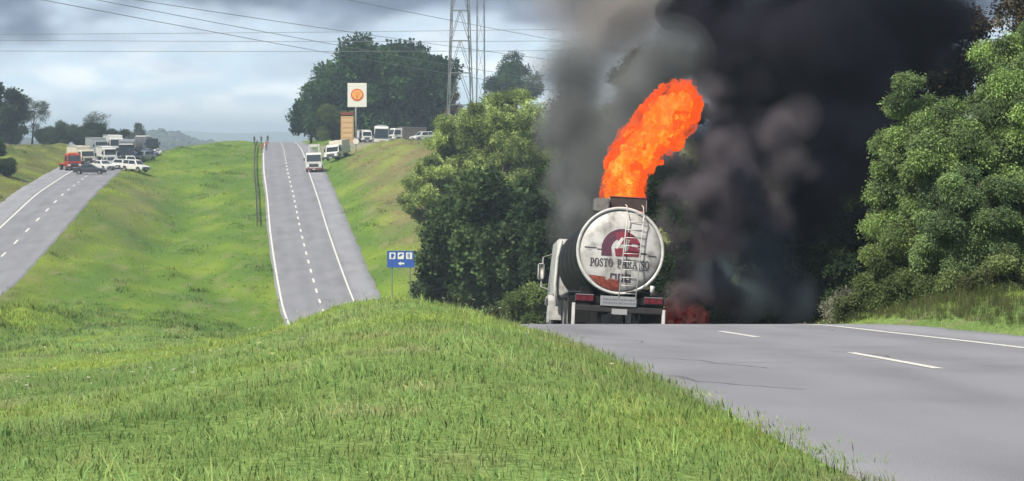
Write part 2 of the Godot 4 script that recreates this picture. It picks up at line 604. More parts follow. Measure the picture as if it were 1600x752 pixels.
func carriageway(called: String, label: String, xs: PackedFloat32Array, hs: PackedFloat32Array, from: float, to: float, lo: float, shoulder: PackedFloat32Array, mirror: bool) -> Node3D:
	var offs := [lo, lo + 0.3, -2.6, -1.8, -0.9, -0.1, 0.9, 1.8, 2.7, 3.4, 3.75]
	var st := SurfaceTool.new()
	st.begin(Mesh.PRIMITIVE_TRIANGLES)
	var n := int((to - from) / 0.5)
	var width := offs.size() + 4
	for i in n + 1:
		var d := from + 0.5 * i
		var y := EYE + look(hs, d)
		var x := look(xs, d)
		var w := look(shoulder, d)
		var jag := noise.get_noise_1d(d * 0.9) * 0.16 + noise.get_noise_1d(d * 0.17 + 50.0) * 0.25
		var row := [Vector2(lo - 0.5, -0.6), Vector2(lo, 0.0)]
		for k in range(1, offs.size()):
			row.append(Vector2(offs[k], 0.0))
		row.append(Vector2(lerpf(3.75, w, 0.6), 0.0))
		row.append(Vector2(w + jag, 0.0))
		row.append(Vector2(w + jag + 0.5, -0.6))
		for k in row.size():
			var o: float = row[k].x
			var v := 0.275 # sun-bleached asphalt; the wheel paths a little darker, the shoulder paler
			for path_ in [-2.55, -0.95, 0.95, 2.6]:
				v -= 0.022 * exp(-pow((o - path_) / 0.35, 2.0))
			if o > 3.6:
				v += 0.035
			v += noise.get_noise_2d(o * 0.5, d * 0.05) * 0.02
			st.set_color(Color(v * 0.965, v * 0.985, v * 1.10))
			st.add_vertex(Vector3(x + (-o if mirror else o), y + row[k].y, -d))
	for i in n:
		for k in width - 1:
			var a := i * width + k
			var b := a + width
			var f := [a, b, b + 1, a, b + 1, a + 1]
			if mirror:
				f.reverse()
			for v in f:
				st.add_index(v)
	st.generate_normals()
	var o := put_mesh(called, st.commit(), M.asphalt)
	tag(o, label, "", "", "structure")
	return o

func make_roads() -> void:
	var r := carriageway("road", "grey asphalt carriageway that crests, dips and climbs the far hill", tab.xr, tab.hr, -38.0, 900.0, -3.8, tab.sh, false)
	var st := make_st()
	strip(st, tab.xr, tab.hr, 66.0, 820.0, -3.62, -3.44, 0.006, 0.5)
	obj("edge_line", st, M.paint, r)
	st = make_st()
	strip(st, tab.xr, tab.hr, -38.0, 820.0, 3.08, 3.24, 0.006, 0.5)
	obj("edge_line", st, M.paint, r)
	for dash in [[-8.0, -2.0], [5.0, 11.0], [18.5, 24.5], [31.8, 37.8], [46.4, 50.8], [60.0, 64.0], [73, 77], [86, 90], [99, 103], [112, 116], [125, 129], [138, 142]]:
		st = make_st()
		strip(st, tab.xr, tab.hr, dash[0], dash[1], -0.07, 0.07, 0.006, 0.5)
		obj("lane_dash", st, M.paint, r)
	# thin cracks and sealed joints in the near surface
	var tar := mat(lin(0.10, 0.10, 0.105), 0.8)
	for k in 16:
		st = make_st()
		var cd := rng.randf_range(14.0, 56.0)
		var off := rng.randf_range(-2.8, 3.0)
		var turn := rng.randf_range(-0.5, 0.5) if k % 3 else rng.randf_range(1.2, 1.8)
		for i in 14:
			var nd := cd + cos(turn) * 0.28
			var no := off + sin(turn) * 0.28
			var w := 0.011
			var p := Vector3(look(tab.xr, cd) + off, EYE + look(tab.hr, cd) + 0.004, -cd)
			var q := Vector3(look(tab.xr, nd) + no, EYE + look(tab.hr, nd) + 0.004, -nd)
			var side := (q - p).cross(Vector3.UP).normalized() * w
			quad(st, p - side, q - side, q + side, p + side)
			cd = nd
			off = clampf(no, -3.4, 3.0)
			turn += rng.randf_range(-0.5, 0.5)
		obj("crack", st, tar, r)
	var d := 205.0
	while d < 640.0:
		st = make_st()
		strip(st, tab.xr, tab.hr, d, d + 3.0, -0.1, 0.1, 0.006, 0.5)
		obj("lane_dash", st, M.paint, r)
		d += 7.5
	var wide := table([Vector2(-60, 6.1), Vector2(1400, 6.1)])
	var l := carriageway("road", "grey asphalt carriageway left of the median, blocked by stopped traffic", tab.xl, tab.hl, 120.0, 700.0, -3.8, wide, true)
	st = make_st()
	strip(st, tab.xl, tab.hl, 120.0, 640.0, -3.24, -3.04, 0.006, 0.5)
	obj("edge_line", st, M.paint, l)
	d = 160.0
	while d < 560.0:
		st = make_st()
		strip(st, tab.xl, tab.hl, d, d + 3.0, -0.1, 0.1, 0.006, 0.5)
		obj("lane_dash", st, M.paint, l)
		d += 9.0

# ---------------------------------------------------------------- grass
func blade(st: SurfaceTool, root: Vector3, turn: float, height: float, width: float, bend: float, c: Color) -> void:
	var out := Vector3(cos(turn), 0, sin(turn))
	var side := Vector3(-out.z, 0, out.x) * width
	var p1 := root + Vector3.UP * height * 0.55 + out * bend * 0.3
	var p2 := root + Vector3.UP * height * (1.0 - bend * bend * 0.5 / maxf(height * height, 0.001) * 0.3) + out * bend
	st.set_color(c)
	st.set_normal((Vector3.UP + out * 0.45 + side.normalized() * 0.25).normalized())
	tri(st, root - side, p1 - side * 0.75, p1 + side * 0.75)
	tri(st, root - side, p1 + side * 0.75, root + side)
	tri(st, p1 - side * 0.75, p2, p1 + side * 0.75)

func tuft_mesh(seed_: int, blades: int, spread: float, tall: float, width: float, lean := 0.6) -> Mesh:
	var r := RandomNumberGenerator.new()
	r.seed = seed_
	var st := make_st()
	for i in blades:
		var a := r.randf() * TAU
		var q := sqrt(r.randf()) * spread
		var h := tall * r.randf_range(0.45, 1.0)
		var v := r.randf_range(0.7, 1.15)
		var c := Color(v, v, v)
		if r.randf() < 0.15:
			c = Color(1.55, 1.3, 1.2) * v
		blade(st, Vector3(cos(a) * q, -0.03, sin(a) * q), r.randf() * TAU, h, width * r.randf_range(0.7, 1.2), h * lean * r.randf_range(0.1, 1.0), c)
	return st.commit()

func leaf_mat(through: float) -> StandardMaterial3D:
	var m := StandardMaterial3D.new()
	m.vertex_color_use_as_albedo = true
	m.roughness = 0.7
	m.metallic_specular = 0.2
	m.backlight_enabled = true
	m.backlight = Color(through, through, through)
	m.cull_mode = BaseMaterial3D.CULL_DISABLED
	return m

func scatter(called: String, mesh: Mesh, material: Material, where: Array, tints: Array, parent: Node = self) -> MultiMeshInstance3D:
	var mm := MultiMesh.new()
	mm.transform_format = MultiMesh.TRANSFORM_3D
	mm.use_colors = true
	mm.mesh = mesh
	mm.instance_count = where.size()
	for i in where.size():
		mm.set_instance_transform(i, where[i])
		mm.set_instance_color(i, tints[i])
	var o := MultiMeshInstance3D.new()
	o.multimesh = mm
	o.material_override = material
	o.name = numbered(called) if parent == self else called
	parent.add_child(o, true)
	return o

func spin(turn: float, s: float, tilt := 0.0, tilt_turn := 0.0) -> Basis:
	var b := Basis(Vector3.UP, turn)
	if tilt != 0.0:
		b = Basis(Vector3(cos(tilt_turn), 0, sin(tilt_turn)), tilt) * b
	return b.scaled(Vector3.ONE * s)

func make_grass() -> void:
	M.blade = leaf_mat(0.9)
	M.blade.roughness = 0.6
	var near := [tuft_mesh(1, 13, 0.13, 0.07, 0.0034, 1.3), tuft_mesh(2, 12, 0.15, 0.09, 0.0040, 1.6), tuft_mesh(3, 12, 0.13, 0.055, 0.0048, 1.8), tuft_mesh(4, 9, 0.12, 0.125, 0.0032, 0.9)]
	var far := [tuft_mesh(5, 16, 0.36, 0.15, 0.014, 1.2), tuft_mesh(6, 14, 0.4, 0.2, 0.013, 1.1)]
	var places := [[], [], [], [], [], [], [], []]
	var tints := [[], [], [], [], [], [], [], []]
	var bands := [[9.0, 22.0, 60.0], [22.0, 38.0, 28.0], [38.0, 64.0, 13.0], [64.0, 120.0, 3.0], [120.0, 215.0, 2.0], [215.0, 480.0, 0.9]]
	for bnd in bands:
		var d0: float = bnd[0]
		var d1: float = bnd[1]
		var count := int(0.23 * (d1 * d1 - d0 * d0) * bnd[2])
		for i in count:
			var d := sqrt(rng.randf_range(d0 * d0, d1 * d1))
			var x := rng.randf_range(-0.23, 0.23) * d
			var o := off_road(x, d)
			if o < (-0.6 * pow(rng.randf(), 2.0) * (0.5 + noise.get_noise_1d(d * 0.8) * 1.4) if d < 100.0 else -0.05):
				continue
			if o < 0.05 and rng.randf() < 0.25:
				continue
			if x > look(tab.xr, d) and d < 64.0 and rng.randf() < 0.4:
				continue
			var patch := noise.get_noise_2d(x * 0.55 + 60.0, d * 0.3)
			var c := turf(x, d)
			var v := rng.randf_range(0.7, 1.35) * (1.0 + patch * 0.35)
			v *= 1.75
			c = Color(c.r * v * rng.randf_range(0.85, 1.2), c.g * v, c.b * v)
			var s := rng.randf_range(0.6, 1.2) * (1.0 + patch * 0.6)
			var k: int
			if d < 64.0:
				k = rng.randi() % 4
				if o < 1.0:
					s *= 0.85
				s = maxf(s, 0.5) * (1.0 + d / 90.0)
			else:
				k = 4 + rng.randi() % 2
				s = maxf(s, 0.3) * (0.8 if d < 120.0 else 1.0)
				var ruffled := exp(-pow((d - 190.0) / 26.0, 2.0) - pow((x + 36.0) / 6.0, 2.0)) + 0.5 * exp(-pow((d - 178.0 - (x + 30.0) * 1.2) / 16.0, 2.0))
				s *= 1.0 + 0.9 * ruffled
				var ridge := noise.get_noise_2d((x + d * 0.35) * 0.16, (d - x * 0.4) * 0.045 + 90.0)
				s *= 1.0 + 2.6 * clampf(ridge - 0.12, 0.0, 0.5)
				var deepen := 1.0 - 0.9 * clampf(ridge - 0.14, 0.0, 0.4)
				c = Color(c.r * deepen * 0.97, c.g * deepen, c.b * deepen)
			places[k].append(Transform3D(spin(rng.randf() * TAU, s, rng.randf_range(0, 0.35), rng.randf() * TAU), at_ground(x, d)))
			tints[k].append(c)
	for i in 3600: # the ragged fringe where the verge creeps over the asphalt
		var d := sqrt(rng.randf_range(81.0, 3700.0))
		var x := look(tab.xr, d) - 3.9 - rng.randf_range(-0.12, 0.55) + 0.2 * noise.get_noise_1d(d * 0.7)
		var c := turf(x, d)
		var v := rng.randf_range(1.0, 1.9)
		var k := rng.randi() % 4
		places[k].append(Transform3D(spin(rng.randf() * TAU, rng.randf_range(0.7, 1.35) * (1.0 + d / 120.0), rng.randf_range(0, 0.4), rng.randf() * TAU), at_ground(x, d)))
		tints[k].append(Color(c.r * v * rng.randf_range(0.85, 1.25), c.g * v, c.b * v))
	var words := ["fine short", "bending", "broad low", "tall upright", "coarse", "long coarse"]
	for k in 6:
		var g := scatter("grass", near[k] if k < 4 else far[k - 4], M.blade, places[k], tints[k])
		tag(g, words[k] + (" green grass over the near verge beside the asphalt" if k < 4 else " green grass over the median and the far banks"), "grass", "", "stuff")
	# thin seed stalks that stand above the sward
	var st := make_st()
	st.set_color(Color(1, 1, 1))
	tube(st, [Vector3(0, -0.02, 0), Vector3(0.01, 0.2, 0), Vector3(0.035, 0.36, 0.01)], [0.0016, 0.0013, 0.001], 3, false)
	tube(st, [Vector3(0.035, 0.36, 0.01), Vector3(0.045, 0.40, 0.012), Vector3(0.062, 0.455, 0.015)], [0.0015, 0.006, 0.001], 4, false)
	st.generate_normals()
	var stalk := st.commit()
	var w := []
	var t := []
	for i in 900:
		var d := sqrt(rng.randf_range(160.0, 3600.0))
		var x := rng.randf_range(-0.22, 0.22) * d
		var o := off_road(x, d)
		if o < 0.0 or (o > 1.6 and rng.randf() < 0.6):
			continue
		w.append(Transform3D(spin(rng.randf() * TAU, rng.randf_range(0.35, 0.7), rng.randf_range(0, 0.4), rng.randf() * TAU), at_ground(x, d)))
		t.append([Color(0.10, 0.075, 0.05), Color(0.13, 0.12, 0.06), Color(0.30, 0.27, 0.17)][rng.randi() % 3])
	tag(scatter("grass_seed_stalks", stalk, M.blade, w, t), "thin brown seed stalks standing above the near grass", "grass", "", "stuff")
	# small pale flowers and bleached leaves
	st = make_st()
	st.set_color(Color(1, 1, 1))
	for k in 5:
		var a := TAU * k / 5
		tri(st, Vector3(0, 0.2, 0), Vector3(cos(a) * 0.02, 0.208, sin(a) * 0.02), Vector3(cos(a + 0.8) * 0.018, 0.206, sin(a + 0.8) * 0.018))
	tube(st, [Vector3(0, 0, 0), Vector3(0, 0.2, 0)], [0.001], 3, false)
	st.generate_normals()
	var flower := st.commit()
	w = []
	t = []
	for i in 700:
		var d := sqrt(rng.randf_range(330.0, 6000.0))
		var x := rng.randf_range(-0.22, 0.16) * d
		if off_road(x, d) < 0.3 or noise.get_noise_2d(x * 0.4 + 7, d * 0.3) < 0.0:
			continue
		w.append(Transform3D(spin(rng.randf() * TAU, rng.randf_range(0.7, 1.5), rng.randf_range(0, 0.5), rng.randf() * TAU), at_ground(x, d)))
		t.append([Color(0.62, 0.62, 0.52), Color(0.55, 0.55, 0.3), Color(0.66, 0.6, 0.58)][rng.randi() % 3])
	tag(scatter("grass_flowers", flower, M.blade, w, t), "tiny pale flowers scattered through the near grass", "flowers", "", "stuff")
	# clippings that lie in pale lumps along the left carriageway's edge
	# tall dry grass along the right shoulder below the trees
	var tall := tuft_mesh(8, 26, 0.22, 0.75, 0.006, 0.5)
	w = []
	t = []
	for i in 1000:
		var d := rng.randf_range(40.0, 76.0)
		var s := absf(rng.randfn(0.9, 0.9)) + 0.35
		var x := look(tab.xr, d) + look(tab.sh, d) + s
		var sz := rng.randf_range(0.2, 0.45) + 0.3 * ss(0.3, 2.2, s) * rng.randf()
		w.append(Transform3D(spin(rng.randf() * TAU, sz, rng.randf_range(0, 0.4), rng.randf() * TAU), at_ground(x, d)))
		var c := Color(0.12, 0.15, 0.055).lerp([Color(0.26, 0.24, 0.14), Color(0.09, 0.13, 0.045)][rng.randi() % 2], rng.randf() * 0.8)
		t.append(c)
	tag(scatter("grass", tall, M.blade, w, t), "tall dry roadside grass below the bright trees at right", "grass", "", "stuff")
	w = []
	t = []
	for i in 1600:
		var d := rng.randf_range(84.0, 230.0)
		var s := rng.randf_range(0.4, 11.0)
		var x := look(tab.xr, d) + look(tab.sh, d) + s
		if x > d * 0.05:
			continue
		w.append(Transform3D(spin(rng.randf() * TAU, rng.randf_range(0.8, 2.2), rng.randf_range(0, 0.4), rng.randf() * TAU), at_ground(x, d)))
		t.append(Color(0.11, 0.14, 0.05).lerp(Color(0.21, 0.20, 0.11), rng.randf()))
	tag(scatter("grass", tall, M.blade, w, t), "rank tall grass below the trees in the dip", "grass", "", "stuff")

# ---------------------------------------------------------------- trees
# a spray of small leaves round a twig, about one metre across before scaling
func spray_mesh(seed_: int, leaves: int, long: float, wide: float, droop: float) -> Mesh:
	var r := RandomNumberGenerator.new()
	r.seed = seed_
	var st := make_st()
	for i in leaves:
		var dir := Vector3(r.randfn(), r.randfn() * 0.7, r.randfn()).normalized()
		var at := dir * r.randf_range(0.08, 0.5)
		at.y -= droop * at.length() * r.randf()
		var along := (dir + Vector3(r.randfn(), r.randfn() - droop, r.randfn()) * 0.6).normalized()
		var up := Vector3(r.randfn() * 0.5, 1.0, r.randfn() * 0.5)
		var side := along.cross(up).normalized() * wide * r.randf_range(0.7, 1.2)
		var tip := at + along * long * r.randf_range(0.7, 1.3)
		var mid := at.lerp(tip, 0.45) + Vector3(0, wide * 0.25, 0)
		var v := r.randf_range(0.72, 1.2)
		st.set_color(Color(v * r.randf_range(0.9, 1.15), v, v * 0.95))
		tri(st, at, mid + side, tip)
		tri(st, at, tip, mid - side)
	st.generate_normals()
	return st.commit()

# drooping feathery fronds: a stem with leaflets on both sides
func frond_mesh(seed_: int, fronds: int) -> Mesh:
	var r := RandomNumberGenerator.new()
	r.seed = seed_
	var st := make_st()
	for f in fronds:
		var a := r.randf() * TAU
		var out := Vector3(cos(a), r.randf_range(-0.1, 0.9), sin(a)).normalized()
		var p := out * 0.05
		var v := r.randf_range(0.75, 1.2)
		for k in 8:
			out = (out + Vector3(0, -0.20, 0)).normalized()
			var q := p + out * 0.075
			var side := out.cross(Vector3.UP).normalized()
			for sgn in [-1.0, 1.0]:
				var tip: Vector3 = q + side * sgn * r.randf_range(0.09, 0.15) + out * 0.05 + Vector3(0, -0.03, 0)
				st.set_color(Color(v, v, v) * r.randf_range(0.85, 1.15))
				tri(st, p, tip + out * 0.018, q + out * 0.05)
				tri(st, p, tip - out * 0.02, tip + out * 0.018)
			p = q
	st.generate_normals()
	return st.commit()

# spec: size (height), r (crown radius), low (height of the lowest leaves / size), n (sprays), s (spray size), tint, kind (mesh key), clumps, dry
func tree(called: String, label: String, x: float, d: float, spec: Dictionary, group := "") -> Node3D:
	var r := RandomNumberGenerator.new()
	r.seed = int(x * 131.0 + d * 17.0) + 90001
	var hgt: float = spec.size
	var rad: float = spec.r
	var low: float = spec.get("low", 0.25)
	var t := thing(called, label, spec.get("cat", "tree"), at_ground(x, d, 0.15), 0.0, group)
	# trunk and limbs
	var st := make_st(true)
	var tr: float = spec.get("trunk", hgt * 0.022 + 0.05)
	var lean := Vector3(r.randf_range(-0.08, 0.08), 0, r.randf_range(-0.08, 0.08)) * hgt
	var top := Vector3(0, hgt * 0.82, 0) + lean
	tube(st, [Vector3(0, -0.3, 0), Vector3(0, hgt * 0.1, 0), lean * 0.4 + Vector3(0, hgt * 0.45, 0), top], [tr * 1.35, tr, tr * 0.7, tr * 0.15], 8)
	var centres := []
	var n_clumps: int = spec.get("clumps", 26)
	var mid := hgt * (low + 1.0) * 0.5
	var half := hgt * (1.0 - low) * 0.5
	for i in n_clumps:
		var dir := Vector3(r.randfn(), r.randfn(), r.randfn()).normalized()
		var q := pow(r.randf(), 0.45)
		var shape := 1.0 - 0.28 * maxf(0.0, -dir.y) if spec.get("kind", "broad") != "frond" else 1.0
		var c := Vector3(dir.x * rad * q * shape, mid + dir.y * half * q * 0.88, dir.z * rad * q * shape) + lean * 0.6
		c += Vector3(r.randfn(), r.randfn(), r.randfn()) * rad * 0.1
		var size: float = rad * r.randf_range(0.15, 0.38) * spec.get("fluff", 1.0)
		centres.append([c, size, r.randf_range(0.68, 1.3)])
		if i % 2 == 0:
			var from := Vector3(0, hgt * clampf(low * 0.8 + 0.1 + r.randf() * 0.35, 0.08, 0.7), 0)
			from += lean * (from.y / hgt)
			tube(st, [from, from.lerp(c, 0.5) + Vector3(0, rad * 0.08, 0), c], [tr * 0.42, tr * 0.26, tr * 0.08], 5, false)
	obj("trunk", st, M.bark, t)
	var where := []
	var tints := []
	var base: Color = spec.tint
	var other: Color = spec.get("tint2", base * 1.35)
	var total: int = spec.n
	for i in total:
		var cl = centres[r.randi() % n_clumps]
		var dir := Vector3(r.randfn(), r.randfn() + 0.15, r.randfn()).normalized()
		var p: Vector3 = cl[0] + dir * cl[1] * pow(r.randf(), 0.4) * Vector3(1.15, 0.85, 1.15)
		if p.y < 0.1:
			p.y = r.randf() * 0.4
		var s: float = spec.s * r.randf_range(0.65, 1.3)
		where.append(Transform3D(spin(r.randf() * TAU, s, r.randf_range(0, 0.7), r.randf() * TAU), p))
		var v: float = cl[2] * r.randf_range(0.8, 1.2)
		var c := base.lerp(other, clampf((cl[2] - 0.75) * 1.3 + r.randf_range(-0.2, 0.3), 0.0, 1.0))
		tints.append(Color(c.r * v, c.g * v, c.b * v))
	var crown := scatter("crown", meshes[spec.get("kind", "broad")], M.leaf, where, tints, t)
	crown.set_meta("kind", "stuff")
	return t

func make_vegetation() -> void:
	M.leaf = leaf_mat(0.8)
	meshes.broad = spray_mesh(31, 34, 0.24, 0.075, 0.3)
	meshes.coarse = spray_mesh(32, 22, 0.34, 0.13, 0.2)
	meshes.twig = spray_mesh(33, 16, 0.2, 0.05, 0.1)
	meshes.frond = frond_mesh(34, 8)
	meshes.fine = spray_mesh(35, 44, 0.2, 0.05, 0.75)
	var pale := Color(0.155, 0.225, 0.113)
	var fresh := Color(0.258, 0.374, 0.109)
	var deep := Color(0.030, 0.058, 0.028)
	var mid := Color(0.050, 0.085, 0.030)
	# bright feathery trees beside the right shoulder
	var g := "feathery trees beside the right shoulder"
	tree("feathery_tree", "bright feathery tree nearest the smoke, with one yellow-green limb", 10.921, 67.0, {size = 6.5, r = 1.55, low = 0.05, n = 11875, s = 0.34, tint = pale, tint2 = fresh, kind = "fine", clumps = 140, fluff = 0.72, trunk = 0.09}, g)
	tree("feathery_tree", "tallest bright feathery tree, cut by the top right of the photo", 13.005, 68.0, {size = 7.5, r = 1.7, low = 0.08, n = 12500, s = 0.36, tint = pale * 1.05, tint2 = fresh * 1.1, kind = "fine", clumps = 146, fluff = 0.72, trunk = 0.1}, g)
	tree("feathery_tree", "feathery tree at the right edge of the photo behind the others", 14.960, 68.0, {size = 7.2, r = 1.8, low = 0.1, n = 8125, s = 0.39, tint = pale, tint2 = fresh, kind = "fine", clumps = 128, fluff = 0.72, trunk = 0.1}, g)
	tree("feathery_tree", "low feathery tree filling the foot of the bright trees", 11.537, 65.0, {size = 3.9, r = 1.4, low = 0.02, n = 7750, s = 0.32, tint = Color(0.135, 0.209, 0.101), tint2 = Color(0.216, 0.311, 0.121), kind = "fine", clumps = 96, fluff = 0.72, trunk = 0.06}, g)
	tree("feathery_tree", "low dark green feathery tree at the right edge by the road", 13.000, 65.0, {size = 3.5, r = 1.3, low = 0.02, n = 7000, s = 0.32, tint = Color(0.115, 0.182, 0.088), tint2 = Color(0.203, 0.284, 0.108), kind = "fine", clumps = 88, fluff = 0.72, trunk = 0.06}, g)
	tree("feathery_bush", "low bush at the foot of the bright tree next to the smoke", 9.982, 66.0, {size = 2.6, r = 0.85, low = 0.02, n = 3250, s = 0.30, tint = Color(0.108, 0.162, 0.068), tint2 = Color(0.189, 0.257, 0.088), kind = "fine", clumps = 32, fluff = 0.72, trunk = 0.04, cat = "bush"}, g)
	tree("grey_bush", "pale grey-green weedy bush beside the road, left of the bright trees", 8.806, 68.0, {size = 1.1, r = 0.62, low = 0.02, n = 420, s = 0.34, tint = Color(0.20, 0.215, 0.16), tint2 = Color(0.32, 0.32, 0.26), kind = "twig", clumps = 12, trunk = 0.02, cat = "bush"})
	g = "weedy bushes along the right shoulder"
	var weeds := [[9.13, 67, 1.0, 0.7, "low olive weed bush right of the pale grey-green one"], [9.77, 66, 1.3, 0.75, "olive weed bush under the left end of the bright trees"], [10.43, 65, 1.1, 0.8, "broad low weed bush in the middle of the right shoulder"], [11.14, 64, 1.25, 0.75, "weed bush right of the shoulder's middle with dry tips"], [11.78, 63, 1.1, 0.8, "dull green weed bush near the right edge of the photo"], [12.40, 62, 1.2, 0.75, "weed bush cut by the right edge of the photo"]]
	for w in weeds:
		var k := fmod(w[0] * 7.3, 1.0)
		tree("weed_bush", w[4], w[0], w[1], {size = w[2], r = w[3], low = 0.02, n = 620, s = 0.3, tint = Color(0.10, 0.15, 0.06).lerp(Color(0.13, 0.15, 0.07), k), tint2 = Color(0.19, 0.25, 0.10), kind = "fine" if k < 0.5 else "broad", clumps = 16, trunk = 0.015, cat = "bush"}, g)
	# dark wood behind the smoke
	g = "dark trees behind the smoke"
	var wood := [[9.71, 92, 6.8, 2.3, "dark bushy tree deep in the smoke, nearest the tanker"], [11.25, 90, 7.6, 2.4, "dark tree between the smoke and the bright trees, low crown"], [12.21, 86, 8.6, 2.3, "dark tree just behind the left edge of the bright trees"], [12.94, 112, 10.5, 3.2, "dark tree farther back behind the thick smoke"], [15.60, 104, 12.5, 3.4, "tall dark tree behind the bright trees and the smoke"], [9.74, 118, 7.2, 3.0, "dark tree low behind the smoke right of the tanker"], [16.39, 88, 11.6, 2.6, "tall brown-leaved tree rising behind the bright trees at top right"], [18.90, 90, 11.8, 2.6, "tall dark tree at the top right corner of the photo"]]
	for w in wood:
		var brown: bool = w[4].contains("brown")
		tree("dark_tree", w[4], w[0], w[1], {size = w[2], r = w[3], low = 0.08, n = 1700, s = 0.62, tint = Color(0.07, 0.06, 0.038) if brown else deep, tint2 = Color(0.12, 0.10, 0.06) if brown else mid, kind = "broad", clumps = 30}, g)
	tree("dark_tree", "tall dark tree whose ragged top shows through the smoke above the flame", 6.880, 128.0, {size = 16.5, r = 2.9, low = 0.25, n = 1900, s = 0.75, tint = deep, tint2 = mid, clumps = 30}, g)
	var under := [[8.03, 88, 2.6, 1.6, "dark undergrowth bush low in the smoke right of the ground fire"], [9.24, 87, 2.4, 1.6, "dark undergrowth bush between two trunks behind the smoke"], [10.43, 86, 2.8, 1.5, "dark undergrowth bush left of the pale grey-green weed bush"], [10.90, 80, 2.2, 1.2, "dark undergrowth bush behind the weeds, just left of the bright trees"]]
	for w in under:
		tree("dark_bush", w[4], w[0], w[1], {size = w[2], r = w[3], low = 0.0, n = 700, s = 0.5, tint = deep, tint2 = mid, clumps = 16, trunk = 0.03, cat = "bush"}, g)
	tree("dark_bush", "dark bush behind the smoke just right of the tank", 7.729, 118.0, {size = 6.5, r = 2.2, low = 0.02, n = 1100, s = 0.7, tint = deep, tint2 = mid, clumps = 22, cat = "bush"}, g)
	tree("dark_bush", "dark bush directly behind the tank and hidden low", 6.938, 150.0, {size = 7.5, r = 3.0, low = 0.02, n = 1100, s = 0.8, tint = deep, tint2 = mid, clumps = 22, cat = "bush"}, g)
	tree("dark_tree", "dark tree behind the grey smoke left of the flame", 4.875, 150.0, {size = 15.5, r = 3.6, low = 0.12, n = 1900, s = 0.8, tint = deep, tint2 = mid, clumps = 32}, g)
	# trees right of the road in the dip, left of the tanker
	g = "trees in the dip left of the tanker"
	tree("round_tree", "dark glossy round tree left of the tanker's mirror", -0.855, 190.0, {size = 12.0, r = 5.2, low = 0.02, n = 3600, s = 0.95, tint = Color(0.045, 0.082, 0.036), tint2 = Color(0.095, 0.15, 0.055), kind = "coarse", clumps = 100, fluff = 0.82}, g)
	tree("round_tree", "dark round tree on the left of the group, above the blue sign's bank", -3.841, 197.0, {size = 10.8, r = 2.9, low = 0.02, n = 2400, s = 0.95, tint = Color(0.045, 0.082, 0.034), tint2 = Color(0.09, 0.145, 0.052), kind = "coarse", clumps = 78, fluff = 0.82}, g)
	tree("round_tree", "dark round tree directly behind the tanker's cab", 3.276, 182.0, {size = 10.5, r = 3.2, low = 0.02, n = 1900, s = 0.9, tint = deep, tint2 = mid, kind = "coarse", clumps = 65, fluff = 0.82}, g)
	tree("low_bush", "light green bush at the foot of the dark trees beside the tanker", 1.383, 158.0, {size = 4.3, r = 2.2, low = 0.02, n = 1300, s = 0.7, tint = Color(0.101, 0.155, 0.051), tint2 = Color(0.176, 0.230, 0.081), clumps = 22, cat = "bush"}, g)
	tree("low_bush", "olive bush below the dark round trees, left of the light green bush", -1.444, 165.0, {size = 3.3, r = 2.0, low = 0.02, n = 1000, s = 0.7, tint = Color(0.081, 0.115, 0.047), tint2 = Color(0.149, 0.182, 0.074), clumps = 20, cat = "bush"}, g)
	tree("low_bush", "scrubby bush on the bank below the blue sign's right edge", -6.032, 208.0, {size = 3.6, r = 1.7, low = 0.02, n = 900, s = 0.75, tint = Color(0.075, 0.10, 0.04), tint2 = Color(0.13, 0.15, 0.06), clumps = 18, cat = "bush"}, g)
	# lighter olive trees on the slope above them
	g = "olive trees on the slope below the station"
	var olive := Color(0.203, 0.277, 0.093)
	var gold := Color(0.405, 0.495, 0.165)
	tree("olive_tree", "tallest yellow-green tree on the slope, under the power pylon", -0.655, 262.0, {size = 15.0, r = 5.4, low = 0.05, n = 4320, s = 0.94, tint = olive, tint2 = gold, clumps = 92, fluff = 0.82}, g)
	tree("olive_tree", "yellow-green tree with a lower crown, left of the tallest", -5.265, 270.0, {size = 12.8, r = 4.0, low = 0.05, n = 3200, s = 0.94, tint = olive * 0.95, tint2 = gold, clumps = 75, fluff = 0.82}, g)
	tree("olive_tree", "small olive tree leaning over the grass bank by the buses", -7.991, 262.0, {size = 9.5, r = 2.7, low = 0.05, n = 2080, s = 0.86, tint = olive, tint2 = gold * 0.9, clumps = 58, fluff = 0.82}, g)
	tree("olive_tree", "olive tree half veiled by the grey smoke", 3.612, 258.0, {size = 13.6, r = 4.3, low = 0.05, n = 3040, s = 0.94, tint = olive * 0.85, tint2 = gold * 0.85, clumps = 75, fluff = 0.82}, g)
	# the big trees behind the filling station
	g = "great dark trees behind the filling station"
	var big := Color(0.026, 0.068, 0.028)
	var big2 := Color(0.056, 0.115, 0.040)
	tree("great_tree", "great dark tree with the highest crown, behind the round emblem sign", -26.000, 500.0, {size = 19.5, r = 9.5, low = 0.03, n = 3000, s = 2.1, tint = big, tint2 = big2, kind = "coarse", clumps = 78}, g)
	tree("great_tree", "great dark tree at the right of the group, touching the pylon", -18.306, 505.0, {size = 18.0, r = 7.2, low = 0.03, n = 2200, s = 2.1, tint = big, tint2 = big2, kind = "coarse", clumps = 66}, g)
	tree("great_tree", "great dark tree on the left of the group with a shoulder over the road", -34.425, 510.0, {size = 16.8, r = 6.2, low = 0.03, n = 2000, s = 2.0, tint = big, tint2 = big2, kind = "coarse", clumps = 63}, g)
	tree("great_tree", "smaller dark tree at the road's crest, left end of the group", -40.820, 520.0, {size = 9.6, r = 4.0, low = 0.02, n = 1100, s = 1.7, tint = big, tint2 = big2, kind = "coarse", clumps = 42}, g)
	tree("light_tree", "light green low tree in front of the great dark trees", -32.340, 462.0, {size = 7.6, r = 3.1, low = 0.04, n = 1100, s = 1.2, tint = Color(0.075, 0.12, 0.04), tint2 = Color(0.13, 0.18, 0.055), clumps = 24}, g)
